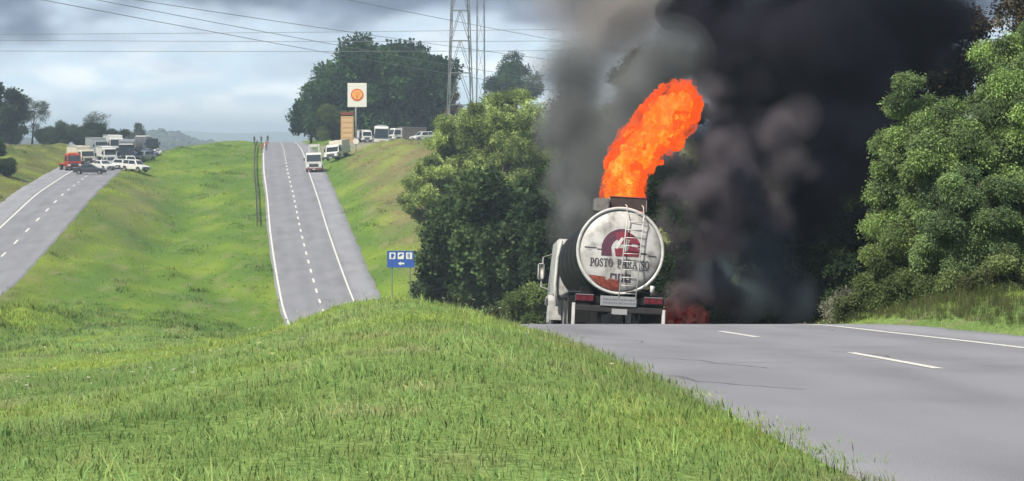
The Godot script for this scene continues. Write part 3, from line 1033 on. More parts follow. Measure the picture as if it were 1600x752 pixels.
	tree("dark_tree", "dark spreading tree on the skyline right of the pylon", 0.465, 620.0, {size = 20.5, r = 7.0, low = 0.42, n = 1100, s = 2.0, tint = big, tint2 = big2, clumps = 26}, "skyline trees")
	tree("brown_tree", "rust-brown leaved tree beside the pylon's left leg", -12.480, 520.0, {size = 14.8, r = 2.6, low = 0.1, n = 420, s = 1.5, tint = Color(0.12, 0.062, 0.035), tint2 = Color(0.16, 0.10, 0.05), clumps = 18}, "skyline trees")
	# left of the other carriageway
	g = "trees beyond the blocked carriageway"
	tree("dark_tree", "dark dense tree at the left edge of the photo", -101.000, 500.0, {size = 12.6, r = 5.2, low = 0.04, n = 1800, s = 1.7, tint = big, tint2 = Color(0.06, 0.09, 0.045), kind = "coarse", clumps = 34}, g)
	tree("sparse_tree", "thin sparse tree with sky between its branches, left of the traffic", -95.625, 510.0, {size = 10.4, r = 3.3, low = 0.25, n = 420, s = 1.2, tint = Color(0.055, 0.082, 0.042), tint2 = Color(0.10, 0.125, 0.065), kind = "twig", clumps = 22, trunk = 0.2}, g)
	tree("sparse_tree", "bare twiggy treetop rising over the dark hedge behind the traffic", -89.108, 545.0, {size = 8.6, r = 3.2, low = 0.3, n = 230, s = 1.1, tint = Color(0.07, 0.085, 0.05), tint2 = Color(0.10, 0.12, 0.07), kind = "twig", clumps = 20, trunk = 0.16}, g)
	var hedge := [[-105.03, 540, 5.0, 3.2, "dark bush under the dense tree at the left edge"], [-96.57, 535, 4.6, 3.0, "low dark bush right of the sparse tree"], [-94.83, 545, 5.4, 2.8, "dark bush above the red vehicle"], [-92.40, 550, 5.0, 2.8, "dark bush behind the cream van"], [-87.21, 540, 6.4, 3.2, "rounded dark tree behind the white trucks"], [-87.08, 560, 6.0, 2.8, "dark tree over the roof of the tall white truck"]]
	for b in hedge:
		tree("dark_bush", b[4], b[0], b[1], {size = b[2], r = b[3], low = 0.02, n = 760, s = 1.3, tint = Color(0.035, 0.062, 0.034), tint2 = Color(0.06, 0.095, 0.048), clumps = 20, cat = "bush"}, g)
	tree("columnar_tree", "lone grey-green oblong tree on the skyline behind the tank truck", -122.632, 830.0, {size = 20.5, r = 3.0, low = 0.1, n = 800, s = 1.6, tint = Color(0.055, 0.085, 0.045), tint2 = Color(0.085, 0.115, 0.06), kind = "coarse", clumps = 26}, "skyline trees")
	tree("dark_bush", "dark bush on the left bank at the edge of the photo", -65.175, 330.0, {size = 2.6, r = 1.5, low = 0.02, n = 620, s = 0.8, tint = deep, tint2 = mid, clumps = 16, cat = "bush"}, "bushes on the left bank")
	tree("dark_bush", "smaller dark bush lower on the left bank", -70.928, 352.0, {size = 4.0, r = 1.3, low = 0.02, n = 460, s = 0.8, tint = deep, tint2 = mid, clumps = 14, cat = "bush"}, "bushes on the left bank")
	# woods on the far hills, one mass
	var where := []
	var tints := []
	var st := make_st()
	for i in 46:
		var dir := Vector3(rng.randfn(), absf(rng.randfn()) * 0.9, rng.randfn()).normalized()
		var p := dir * rng.randf_range(0.75, 1.0)
		var b := frame_of(dir)
		var s := rng.randf_range(0.25, 0.45)
		var v := rng.randf_range(0.75, 1.2)
		st.set_color(Color(v, v, v))
		quad(st, p + b.x * s, p + b.y * s, p - b.x * s, p - b.y * s)
	st.generate_normals()
	var blob := st.commit()
	for i in 5200:
		var d := rng.randf_range(2000.0, 3100.0)
		var x := rng.randf_range(-820.0, -200.0)
		var keep := noise.get_noise_2d(x * 0.011, d * 0.011) > -0.15
		if not keep:
			continue
		where.append(Transform3D(spin(rng.randf() * TAU, rng.randf_range(3.0, 6.5)).scaled(Vector3(1, rng.randf_range(0.8, 1.3), 1)), at_ground(x, d, 0.5)))
		tints.append(Color(0.04, 0.066, 0.036).lerp(Color(0.075, 0.10, 0.05), rng.randf()))
	tag(scatter("woods", blob, M.leaf, where, tints), "distant woods on the hazy hill left of the median", "woods", "", "stuff")

# ---------------------------------------------------------------- pylons, wires, signs, guardrail
func make_pylons() -> void:
	# near pylon: four splayed legs with cross bracing
	var base := at_ground(-9.518, 470.0)
	var t := thing("power_pylon", "tall steel lattice pylon rising out of the frame beside the great dark trees", "pylon", base, 0.12)
	var low := 2.35
	var high := 0.75
	var tall := 62.0
	var corner := func(k, f):
		var w: float = lerpf(low, high, minf(f * 1.25, 1.0))
		return Vector3(w * [1, 1, -1, -1][k], tall * f, w * [1, -1, -1, 1][k])
	for k in 4:
		var st := make_st()
		tube(st, [corner.call(k, 0.0), corner.call(k, 0.8), corner.call(k, 1.0)], [0.125, 0.10, 0.08], 5)
		obj("leg", st, M.galv, t)
	var levels := [0.0, 0.11, 0.205, 0.30, 0.39, 0.475, 0.55, 0.62, 0.68, 0.74, 0.8]
	for i in levels.size() - 1:
		for k in 4:
			var k2 := (k + 1) % 4
			var a = corner.call(k, levels[i])
			var b = corner.call(k2, levels[i])
			var c = corner.call(k, levels[i + 1])
			var d = corner.call(k2, levels[i + 1])
			var st := make_st()
			bar(st, a, (c + d) * 0.5, 0.055, 4)
			bar(st, b, (c + d) * 0.5, 0.055, 4)
			obj("diagonal_brace", st, M.galv, t)
			st = make_st()
			bar(st, c, d, 0.065, 4)
			obj("cross_member", st, M.galv, t)
	for f in [0.7, 0.82, 0.94]:
		for s in [-1.0, 1.0]:
			var st := make_st()
			var tip := Vector3(s * 7.5, tall * f, 0)
			for k in [0, 1]:
				var q: Vector3 = corner.call(k if s > 0 else k + 2, f)
				bar(st, q, tip, 0.09, 4)
				bar(st, q + Vector3(0, 1.6, 0), tip, 0.07, 4)
			obj("cross_arm", st, M.galv, t)
	# a narrower tower behind it
	t = thing("power_pylon", "slimmer steel tower standing behind the lattice pylon", "pylon", at_ground(-7.840, 640.0), 0.1)
	for k in 4:
		var st := make_st()
		var q := Vector3([1, 1, -1, -1][k], 0, [1, -1, -1, 1][k])
		tube(st, [q * 1.05, q * 0.8 + Vector3(0, 48, 0)], [0.12, 0.09], 5)
		obj("leg", st, M.galv, t)
	for i in 6:
		var st := make_st()
		for k in 4:
			var q := Vector3([1, 1, -1, -1][k], 0, [1, -1, -1, 1][k])
			var q2 := Vector3([1, -1, -1, 1][k], 0, [-1, -1, 1, 1][k])
			bar(st, q * 0.98 + Vector3(0, i * 8.0, 0), q2 * 0.94 + Vector3(0, i * 8.0 + 8.0, 0), 0.04, 4)
		obj("lattice_brace", st, M.galv, t)
	# wires; ends lie outside the frame
	var wires := [
		[Vector3(-62, 34.6, -270), Vector3(45, 26.4, -640), 1.2, "upper of the two power cables slanting down from top left past the pylon"],
		[Vector3(-62, 33.4, -270), Vector3(45, 24.0, -640), 1.0, "lower of the two power cables slanting down from top left past the pylon"],
		[Vector3(-50, 33.6, -300), Vector3(60, 31.0, -640), 0.9, "power cable slanting from the top of the frame towards the smoke"],
		[Vector3(-40, 37.0, -300), Vector3(60, 33.5, -640), 0.9, "topmost power cable, in the frame only beside the pylon"],
		[Vector3(-120, 34.0, -430), Vector3(80, 36.2, -430), 0.5, "uppermost of the three level power cables above the traffic"],
		[Vector3(-120, 33.4, -430), Vector3(80, 33.6, -430), 0.6, "middle one of the three level power cables above the traffic"],
		[Vector3(-120, 31.5, -430), Vector3(80, 32.0, -430), 0.5, "lowest of the three level power cables above the traffic"]]
	for w in wires:
		var pts := []
		for i in 25:
			var f := i / 24.0
			pts.append(w[0].lerp(w[1], f) - Vector3(0, w[2] * 4.0 * f * (1.0 - f), 0))
		var st := make_st(true)
		tube(st, pts, [0.04], 5)
		tag(obj("power_cable", st, M.galv), w[3], "power cable", "power cables across the sky")

func rect(w: float, h: float, r := 0.0) -> PackedVector2Array:
	var out := PackedVector2Array()
	if r <= 0.0:
		return PackedVector2Array([Vector2(-w, -h) * 0.5, Vector2(w, -h) * 0.5, Vector2(w, h) * 0.5, Vector2(-w, h) * 0.5])
	for k in 4:
		var c := Vector2([1, -1, -1, 1][k] * (w * 0.5 - r), [1, 1, -1, -1][k] * (h * 0.5 - r))
		for i in 5:
			var a := PI * 0.5 * (k + i / 4.0)
			out.append(c + Vector2(cos(a), sin(a)) * r)
	return out

func disc(rx: float, ry: float, n := 24) -> PackedVector2Array:
	var out := PackedVector2Array()
	for i in n:
		out.append(Vector2(cos(TAU * i / n) * rx, sin(TAU * i / n) * ry))
	return out

func shell(s: float) -> PackedVector2Array: # a scalloped fan on a short foot
	var out := PackedVector2Array()
	out.append(Vector2(0.26, -0.44) * s)
	out.append(Vector2(0.30, -0.30) * s)
	for i in 29:
		var a := lerpf(-0.42, PI + 0.42, i / 28.0)
		var k := 1.0 + 0.05 * absf(sin(a * 3.5))
		out.append(Vector2(cos(a) * 0.5, sin(a) * 0.46 + 0.02) * s * k)
	out.append(Vector2(-0.30, -0.30) * s)
	out.append(Vector2(-0.26, -0.44) * s)
	return out

func slice(parent: Node, called: String, poly: PackedVector2Array, m: Material, at: Vector3, depth := 0.02, label := "") -> void:
	var st := make_st()
	plate(st, poly, depth, Transform3D(Basis(), at))
	var o := obj(called, st, m, parent)
	if label:
		o.set_meta("label", label)

func make_signs() -> void:
	var sign_red := mat(lin(0.52, 0.06, 0.03), 0.5)
	var sign_yellow := mat(lin(0.72, 0.36, 0.07), 0.5)
	var sign_white := mat(lin(0.62, 0.62, 0.57), 0.5)
	var blue := mat(lin(0.02, 0.09, 0.38), 0.5, 0.0, M.dirt, 0.8)
	var p := at_ground(-25.211, 415.0)
	var t := thing("emblem_sign", "white square sign with a round orange emblem on a tall pole", "sign", p, 0.05)
	var mid := EYE + 7.6 - p.y
	var st := make_st(true)
	tube(st, [Vector3(-0.1, -0.5, 0), Vector3(-0.1, mid - 1.9, 0)], [0.17, 0.14], 10)
	obj("pole", st, M.galv, t)
	st = make_st()
	bx(st, Vector3(0.1, mid, 0), Vector3(3.1, 3.9, 0.3), 0.05)
	obj("panel", st, sign_white, t)
	slice(t, "emblem_disc", disc(1.04, 1.02, 28), mat(lin(0.60, 0.15, 0.05), 0.5), Vector3(0.1, mid + 0.02, 0.152), 0.02)
	slice(t, "emblem_outline", shell(1.9), sign_red, Vector3(0.1, mid + 0.02, 0.174), 0.02)
	slice(t, "emblem_shell", shell(1.6), sign_yellow, Vector3(0.1, mid + 0.04, 0.196), 0.02)
	for k in 5:
		var a := lerpf(-0.75, 0.75, k / 4.0)
		st = make_st()
		bar(st, Vector3(0.1 + sin(a) * 0.15, mid - 0.45, 0.22), Vector3(0.1 + sin(a) * 0.62, mid + 0.02 + cos(a) * 0.6, 0.22), 0.025, 4)
		obj("emblem_rib", st, sign_red, t)
	# price totem
	p = at_ground(-27.359, 425.0)
	t = thing("price_totem", "tan rectangular price totem with a dark red cap", "sign", p, 0.1)
	var top := EYE + 4.35 - p.y
	st = make_st()
	bx(st, Vector3(0, top * 0.5 - 0.3, 0), Vector3(2.15, top + 0.4, 0.5), 0.06)
	obj("panel", st, mat(lin(0.50, 0.33, 0.16), 0.55, 0.0, M.dirt, 0.7), t)
	st = make_st()
	bx(st, Vector3(0, top + 0.36, 0), Vector3(2.2, 0.5, 0.56), 0.05)
	obj("cap", st, mat(lin(0.16, 0.03, 0.02), 0.55), t)
	for k in 4:
		st = make_st()
		bx(st, Vector3(0, top - 0.75 - k * 0.85, 0.262), Vector3(1.7, 0.5, 0.03), 0.01)
		obj("price_row", st, mat(lin(0.52, 0.35, 0.175), 0.5), t)
	# small round sign
	p = at_ground(-24.522, 402.0)
	t = thing("round_sign", "small round white road sign beside the pickup truck", "sign", p)
	st = make_st()
	tube(st, [Vector3(0, -0.4, 0), Vector3(0, 1.9, 0)], [0.05], 6)
	obj("pole", st, M.galv, t)
	slice(t, "face", disc(0.46, 0.46, 22), sign_white, Vector3(0, 1.9, 0.06), 0.03)
	slice(t, "rim", disc(0.5, 0.5, 22), mat(lin(0.4, 0.12, 0.1), 0.5), Vector3(0, 1.9, 0.03), 0.025)
	# blue service sign
	p = at_ground(-9.803, 226.0)
	t = thing("service_sign", "blue roadside service sign with white pictograms and an arrow", "sign", p, -0.04)
	mid = EYE - 10.35 - p.y
	for s in [-0.8, 0.8]:
		st = make_st()
		tube(st, [Vector3(s, -0.5, -0.06), Vector3(s, mid + 0.6, -0.06)], [0.05], 6)
		obj("post", st, M.galv, t)
	slice(t, "panel", rect(2.45, 1.48, 0.08), blue, Vector3(0, mid, 0), 0.03)
	for k in 3:
		slice(t, "pictogram_field", rect(0.54, 0.58, 0.06), sign_white, Vector3(-0.76 + k * 0.74, mid + 0.3, 0.032), 0.01)
	var z := 0.044
	slice(t, "pump_symbol", PackedVector2Array([Vector2(-0.12, -0.2), Vector2(0.1, -0.2), Vector2(0.1, -0.02), Vector2(0.17, -0.02), Vector2(0.17, 0.1), Vector2(0.1, 0.14), Vector2(0.1, 0.2), Vector2(-0.12, 0.2)]), blue, Vector3(-0.76, mid + 0.3, z), 0.008)
	slice(t, "roof_symbol", PackedVector2Array([Vector2(-0.2, 0.0), Vector2(0.0, 0.2), Vector2(0.2, 0.12), Vector2(0.05, 0.02), Vector2(-0.08, -0.1)]), blue, Vector3(-0.02, mid + 0.3, z), 0.008)
	for s in [-0.09, 0.03]:
		slice(t, "cutlery_symbol", PackedVector2Array([Vector2(-0.03, -0.22), Vector2(0.03, -0.22), Vector2(0.05, 0.2), Vector2(-0.04, 0.22)]), blue, Vector3(0.72 + s, mid + 0.3, z), 0.008)
	slice(t, "arrow", PackedVector2Array([Vector2(-0.34, 0.0), Vector2(-0.08, 0.17), Vector2(-0.08, 0.07), Vector2(0.24, 0.07), Vector2(0.24, -0.07), Vector2(-0.08, -0.07), Vector2(-0.08, -0.17)]), sign_white, Vector3(0.06, mid - 0.38, 0.032), 0.01)
	# guardrail along the far road's left edge
	t = thing("guardrail", "dark steel guardrail climbing the hill left of the far carriageway", "guardrail", Vector3())
	var beam := make_st()
	var rail_mat := mat(lin(0.085, 0.09, 0.085), 0.7, 0.3, M.dirt, 0.4)
	var prev = null
	var d := 302.0
	while d < 520.0:
		var x := look(tab.xr, d) - 5.0
		var q := at_ground(x, d)
		st = make_st()
		bx(st, q + Vector3(0, 0.35, 0), Vector3(0.12, 0.9, 0.14), 0.01)
		obj("post", st, rail_mat, t)
		q += Vector3(0.12, 0.62, 0)
		if prev != null:
			for k in 2:
				var o := Vector3(0.02, -0.09 + 0.18 * k, 0)
				tube(beam, [prev + o, q + o], [0.045], 6)
		prev = q
		d += 4.0
	obj("beam", beam, rail_mat, t)

# ---------------------------------------------------------------- vehicles (front towards local +z, wheels on y = 0)
func wheel(t: Node3D, at: Vector3, r: float, w: float) -> void:
	var x := Transform3D(Basis(Vector3.UP, PI * 0.5), at)
	var st := make_st(true)
	lathe(st, [Vector2(r * 0.6, -w * 0.5), Vector2(r * 0.93, -w * 0.5), Vector2(r, -w * 0.36), Vector2(r, w * 0.36), Vector2(r * 0.93, w * 0.5), Vector2(r * 0.6, w * 0.5)], 20, x)
	var o := obj("wheel", st, M.rubber, t)
	st = make_st()
	lathe(st, [Vector2(0, w * 0.40), Vector2(r * 0.2, w * 0.44), Vector2(r * 0.5, w * 0.36), Vector2(r * 0.62, w * 0.49)], 14, x)
	lathe(st, [Vector2(r * 0.62, -w * 0.49), Vector2(r * 0.5, -w * 0.36), Vector2(r * 0.2, -w * 0.44), Vector2(0, -w * 0.40)], 14, x)
	obj("rim", st, M.steel, o)

func lamp(t: Node3D, called: String, at: Vector3, s: Vector3, m: Material) -> void:
	var st := make_st()
	bx(st, at, s, 0.02)
	obj(called, st, m, t)

func side_pane(t: Node3D, called: String, pts: Array, hw: float, lean: float, from: float, m: Material) -> void:
	for s in [-1.0, 1.0]:
		var st := make_st()
		var v := []
		for p in pts:
			v.append(Vector3(s * (hw - lean * maxf(0.0, p.y - from) + 0.008), p.y, p.x))
		for k in range(1, v.size() - 1):
			if s > 0:
				tri(st, v[0], v[k + 1], v[k])
			else:
				tri(st, v[0], v[k], v[k + 1])
		obj(called, st, m, t)

func cross_pane(t: Node3D, called: String, a: Vector2, b: Vector2, wa: float, wb: float, m: Material) -> void: # a pane across the car from (z, y) a (low) to b (high)
	var nrm := Vector2(b.y - a.y, -(b.x - a.x)).normalized() * 0.01
	if nrm.x * signf(a.x) < 0:
		nrm = -nrm
	var st := make_st()
	quad(st, Vector3(-wa, a.y + nrm.y, a.x + nrm.x), Vector3(-wb, b.y + nrm.y, b.x + nrm.x), Vector3(wb, b.y + nrm.y, b.x + nrm.x), Vector3(wa, a.y + nrm.y, a.x + nrm.x))
	obj(called, st, m, t)

func seat_on(t: Node3D, x: float, d: float, yaw: float) -> void:
	var e := 2.2
	var p := at_ground(x, d)
	var gx := at_ground(x + e, d) - at_ground(x - e, d)
	var gz := at_ground(x, d - e) - at_ground(x, d + e)
	var n := gz.cross(gx).normalized()
	if n.y < 0:
		n = -n
	if off_road(x, d) > 0.5: # on the verge the springs and the soft ground even it out
		n = n.lerp(Vector3.UP, 0.65).normalized()
	var f := Vector3(sin(yaw), 0, cos(yaw))
	f = (f - n * f.dot(n)).normalized()
	t.transform = Transform3D(Basis(n.cross(f), n, f), p)

func car(called: String, label: String, group: String, x: float, d: float, yaw: float, paint: Material, kind: String) -> Node3D:
	var t := thing(called, label, "car", Vector3(), 0, group)
	var suv := kind == "suv"
	var long := 4.35 if suv else 4.55
	var top := 1.72 if suv else 1.45
	var up := 0.14 if suv else 0.0
	var hw := 0.9 if suv else 0.88
	var f := long * 0.5
	var wr := 0.36 if suv else 0.32
	var zf := f - 0.86
	var zr := -f + 0.84
	var body := PackedVector2Array([Vector2(f - 0.08, 0.24 + up), Vector2(f, 0.42 + up), Vector2(f - 0.04, 0.66 + up), Vector2(f - 0.3, 0.76 + up), Vector2(f - 1.2, 0.9 + up), Vector2(-f + 0.8, 0.95 + up), Vector2(-f + 0.1, 0.92 + up), Vector2(-f, 0.6 + up), Vector2(-f + 0.08, 0.28 + up)])
	for w in [zr, zf]:
		for k in 7:
			var a := PI - PI * k / 6.0
			body.append(Vector2(w + cos(a) * (wr + 0.06), 0.27 + sin(a) * (wr + 0.07) + up * 0.4))
	var st := make_st()
	prism(st, body, hw, 0.06, 0.1, 0.75 + up)
	obj("body", st, paint, t)
	var roof: PackedVector2Array
	if suv:
		roof = PackedVector2Array([Vector2(f - 1.1, 0.9 + up), Vector2(f - 1.75, top - 0.08), Vector2(f - 2.1, top), Vector2(-f + 0.5, top - 0.03), Vector2(-f + 0.08, 0.95 + up)])
	else:
		roof = PackedVector2Array([Vector2(f - 1.15, 0.88), Vector2(f - 1.95, top - 0.07), Vector2(f - 2.25, top), Vector2(-f + 1.5, top - 0.05), Vector2(-f + 0.62, 0.93)])
	var lean := 0.34
	var base := 0.88 + up
	st = make_st()
	prism(st, roof, hw - 0.06, 0.05, lean, base)
	obj("roof", st, paint, t)
	var g := hw - 0.06
	var n := roof.size()
	cross_pane(t, "windscreen", roof[0].lerp(roof[1], 0.1), roof[0].lerp(roof[1], 0.95), g - 0.1, g - 0.13 - lean * (top - base), M.glass)
	cross_pane(t, "rear_window", roof[n - 1].lerp(roof[n - 2], 0.15), roof[n - 1].lerp(roof[n - 2], 0.9), g - 0.1, g - 0.13 - lean * (top - base), M.glass)
	var w0 := base + 0.07
	var w1 := top - 0.12
	var zm := (roof[1].x + roof[n - 2].x) * 0.5 - 0.1
	side_pane(t, "side_window", [Vector2(roof[0].x - 0.28, w0), Vector2(roof[1].x - 0.1, w1), Vector2(zm + 0.04, w1), Vector2(zm + 0.04, w0)], g, lean, base, M.glass)
	side_pane(t, "side_window", [Vector2(zm - 0.04, w0), Vector2(zm - 0.04, w1), Vector2(roof[n - 2].x + 0.02, w1), Vector2(roof[n - 1].x + 0.3, w0)], g, lean, base, M.glass)
	for s in [-1.0, 1.0]:
		wheel(t, Vector3(s * (hw - 0.12), wr, zf), wr, 0.21)
		wheel(t, Vector3(s * (hw - 0.12), wr, zr), wr, 0.21)
		lamp(t, "headlight", Vector3(s * (hw - 0.26), 0.62 + up, f - 0.06), Vector3(0.34, 0.14, 0.12), M.lens)
		lamp(t, "tail_light", Vector3(s * (hw - 0.22), 0.76 + up, -f + 0.04), Vector3(0.3, 0.16, 0.1), M.tail)
		lamp(t, "mirror", Vector3(s * (hw + 0.07), 0.98 + up, f - 1.45), Vector3(0.18, 0.13, 0.1), paint)
	lamp(t, "grille", Vector3(0, 0.5 + up, f - 0.005), Vector3(0.86, 0.16, 0.04), M.black)
	lamp(t, "bumper", Vector3(0, 0.33 + up, f - 0.03), Vector3(1.5, 0.14, 0.1), M.black)
	lamp(t, "number_plate", Vector3(0, 0.36 + up, f + 0.03), Vector3(0.4, 0.12, 0.02), M.plate)
	seat_on(t, x, d, yaw)
	return t

func lorry(called: String, label: String, group: String, x: float, d: float, yaw: float, s: Dictionary) -> Node3D:
	var t := thing(called, label, s.get("cat", "truck"), Vector3(), 0, group)
	var long: float = s.get("long", 6.5)
	var w: float = s.get("w", 2.3)
	var h: float = s.get("h", 2.7)
	var paint: Material = s.paint
	var hw := w * 0.5
	var f := long * 0.5
	var b: float = f - s.get("cab", 1.8)
	var wr: float = s.get("wr", 0.46)
	var zf: float = f - 1.15
	var zr := -f + 1.4
	var lift := wr + 0.12
	var nose: float = s.get("nose", 0.0) # a bonnet in front of the screen
	var st := make_st()
	var screen0 := Vector2(f - 0.03 - nose, h * 0.54)
	var screen1 := Vector2(f - 0.3 - nose * 1.15, h - 0.22)
	var cab := PackedVector2Array([Vector2(f - 0.02, lift - 0.1), Vector2(f, h * 0.3), Vector2(f - 0.02, h * 0.5)])
	if nose > 0.0:
		cab.append(Vector2(f - 0.12, h * 0.53))
	cab.append_array(PackedVector2Array([screen0, screen1, Vector2(screen1.x - 0.12, h), Vector2(b, h - 0.02), Vector2(b, lift)]))
	for k in 7:
		var a := PI - PI * k / 6.0
		cab.append(Vector2(zf + cos(a) * (wr + 0.08), lift + sin(a) * (wr - 0.02)))
	prism(st, cab, hw, 0.06, 0.07, h * 0.5)
	obj("cab", st, paint, t)
	var ww := hw - 0.14
	cross_pane(t, "windscreen", screen0.lerp(screen1, 0.06), screen0.lerp(screen1, 0.97), ww, ww - 0.06, M.glass)
	side_pane(t, "side_window", [Vector2(screen0.x - 0.3, h * 0.56), Vector2(screen1.x - 0.08, h - 0.3), Vector2(b + 0.35, h - 0.3), Vector2(b + 0.35, h * 0.56)], hw, 0.07, h * 0.5, M.glass)
	lamp(t, "grille", Vector3(0, h * 0.37, f + 0.005), Vector3(w * 0.56, h * 0.15, 0.05), M.black)
	for k in 3:
		lamp(t, "grille_slat", Vector3(0, h * 0.33 + k * h * 0.042, f + 0.035), Vector3(w * 0.54, 0.035, 0.03), M.steel)
	lamp(t, "bumper", Vector3(0, lift - 0.1, f + 0.03), Vector3(w * 0.98, 0.32, 0.2), s.get("bumper", M.charcoal))
	lamp(t, "number_plate", Vector3(0, lift - 0.12, f + 0.14), Vector3(0.42, 0.13, 0.02), M.plate)
	for q in [-1.0, 1.0]:
		lamp(t, "headlight", Vector3(q * (hw - 0.3), h * 0.33, f + 0.01), Vector3(0.36, 0.22, 0.08), M.lens)
		st = make_st()
		bx(st, Vector3(q * (hw + 0.18), h * 0.68, f - 0.22 - nose), Vector3(0.22, 0.4, 0.1), 0.03)
		bar(st, Vector3(q * (hw - 0.08), h * 0.78, f - 0.3 - nose), Vector3(q * (hw + 0.18), h * 0.74, f - 0.22 - nose), 0.02, 4)
		obj("mirror", st, M.black, t)
		wheel(t, Vector3(q * (hw - 0.17), wr, zf), wr, 0.28)
		wheel(t, Vector3(q * (hw - 0.24), wr, zr), wr, 0.46)
		st = make_st()
		bx(st, Vector3(q * 0.42, lift + 0.12, -0.4), Vector3(0.12, 0.22, long - 0.9), 0.01)
		obj("chassis_rail", st, M.black, t)
		lamp(t, "tail_light", Vector3(q * (hw - 0.3), lift, -f + 0.03), Vector3(0.3, 0.14, 0.08), M.tail)
	var cargo_kind: String = s.get("cargo", "box")
	var lm: Material = s.get("cargo_paint", paint)
	var lh: float = s.get("cargo_h", h + 0.3)
	var z0 := -f
	var z1: float = b - 0.1
	var zc := (z0 + z1) * 0.5
	var zl := z1 - z0
	if cargo_kind == "box":
		st = make_st()
		bx(st, Vector3(0, (lift + 0.3 + lh) * 0.5, zc), Vector3(w * 1.0, lh - lift - 0.3, zl), 0.05)
		obj("cargo_box", st, lm, t)
		for q in [-1.0, 1.0]:
			for y in [lift + 0.36, lh - 0.06]:
				st = make_st()
				bx(st, Vector3(q * (hw + 0.012), y, zc), Vector3(0.05, 0.1, zl + 0.04), 0.01)
				obj("cargo_rail", st, M.steel, t)
	elif cargo_kind == "tank":
		var r := (lh - lift - 0.3) * 0.5
		st = make_st(true)
		lathe(st, [Vector2(0, z0 - 0.08), Vector2(r * 0.7, z0 - 0.02), Vector2(r * 0.95, z0 + 0.1), Vector2(r, z0 + 0.2), Vector2(r, z1 - 0.2), Vector2(r * 0.9, z1 - 0.05), Vector2(0, z1)], 24, Transform3D(Basis(), Vector3(0, lift + 0.3 + r, 0)))
		obj("tank", st, lm, t)
		st = make_st()
		bx(st, Vector3(0, lh + 0.08, zc), Vector3(0.9, 0.22, zl * 0.8), 0.03)
		obj("walkway", st, M.white, t)
	else:
		st = make_st()
		bx(st, Vector3(0, lift + 0.34, zc), Vector3(w, 0.14, zl), 0.02)
		obj("flatbed", st, lm, t)
		if cargo_kind == "rack":
			for q in [-1.0, 1.0]:
				for z in [z1 - 0.08, zc, z0 + 0.08]:
					st = make_st()
					bx(st, Vector3(q * (hw - 0.5), (lift + 0.4 + lh) * 0.5, z), Vector3(0.1, lh - lift - 0.4, 0.1), 0.01)
					obj("rack_post", st, M.white, t)
				st = make_st()
				bx(st, Vector3(q * (hw - 0.5), lh, zc), Vector3(0.14, 0.14, zl), 0.02)
				obj("rack_rail", st, M.white, t)
			for k in 6:
				st = make_st()
				bx(st, Vector3(0, lh - 0.02, z0 + 0.1 + (zl - 0.2) * k / 5.0), Vector3(w - 1.1, 0.07, 0.07), 0.01)
				obj("rack_rung", st, M.white, t)
	if s.get("beacon", false):
		lamp(t, "light_bar", Vector3(0, h + 0.08, b + 0.8), Vector3(1.2, 0.16, 0.3), M.amber)
	if s.has("visor"):
		lamp(t, "sun_visor", Vector3(0, screen1.y - 0.04, screen1.x + 0.12), Vector3(w * 0.86, 0.2, 0.22), s.visor)
	seat_on(t, x, d, yaw)
	return t

func coach(called: String, label: String, group: String, x: float, d: float, yaw: float, paint: Material) -> Node3D:
	var t := thing(called, label, "bus", Vector3(), 0, group)
	var f := 5.5
	var hw := 1.25
	var h := 3.3
	var st := make_st()
	prism(st, PackedVector2Array([Vector2(f, 0.35), Vector2(f + 0.05, 1.2), Vector2(f - 0.2, h - 0.25), Vector2(f - 0.5, h), Vector2(-f, h - 0.03), Vector2(-f, 0.35)]), hw, 0.09, 0.05, 1.2)
	obj("body", st, paint, t)
	cross_pane(t, "windscreen", Vector2(f + 0.04, 1.25), Vector2(f - 0.17, h - 0.42), hw - 0.1, hw - 0.18, M.glass)
	for k in 7:
		var z := f - 0.8 - k * 1.42
		side_pane(t, "side_window", [Vector2(z, 1.35), Vector2(z, h - 0.5), Vector2(z - 1.34, h - 0.5), Vector2(z - 1.34, 1.35)], hw, 0.05, 1.2, M.glass)
	lamp(t, "bumper", Vector3(0, 0.52, f + 0.08), Vector3(2.3, 0.3, 0.16), M.charcoal)
	lamp(t, "number_plate", Vector3(0, 0.52, f + 0.17), Vector3(0.42, 0.13, 0.02), M.plate)
	for q in [-1.0, 1.0]:
		lamp(t, "headlight", Vector3(q * 0.88, 0.82, f + 0.03), Vector3(0.4, 0.2, 0.1), M.lens)
		lamp(t, "mirror", Vector3(q * 1.42, 2.2, f + 0.2), Vector3(0.2, 0.5, 0.12), M.black)
		wheel(t, Vector3(q * 1.1, 0.5, f - 2.3), 0.5, 0.3)
		wheel(t, Vector3(q * 1.05, 0.5, -f + 2.4), 0.5, 0.5)
	st = make_st()
	bx(st, Vector3(0, h + 0.1, 0.6), Vector3(1.6, 0.24, 2.4), 0.06)
	obj("roof_unit", st, M.silver, t)
	seat_on(t, x, d, yaw)
	return t

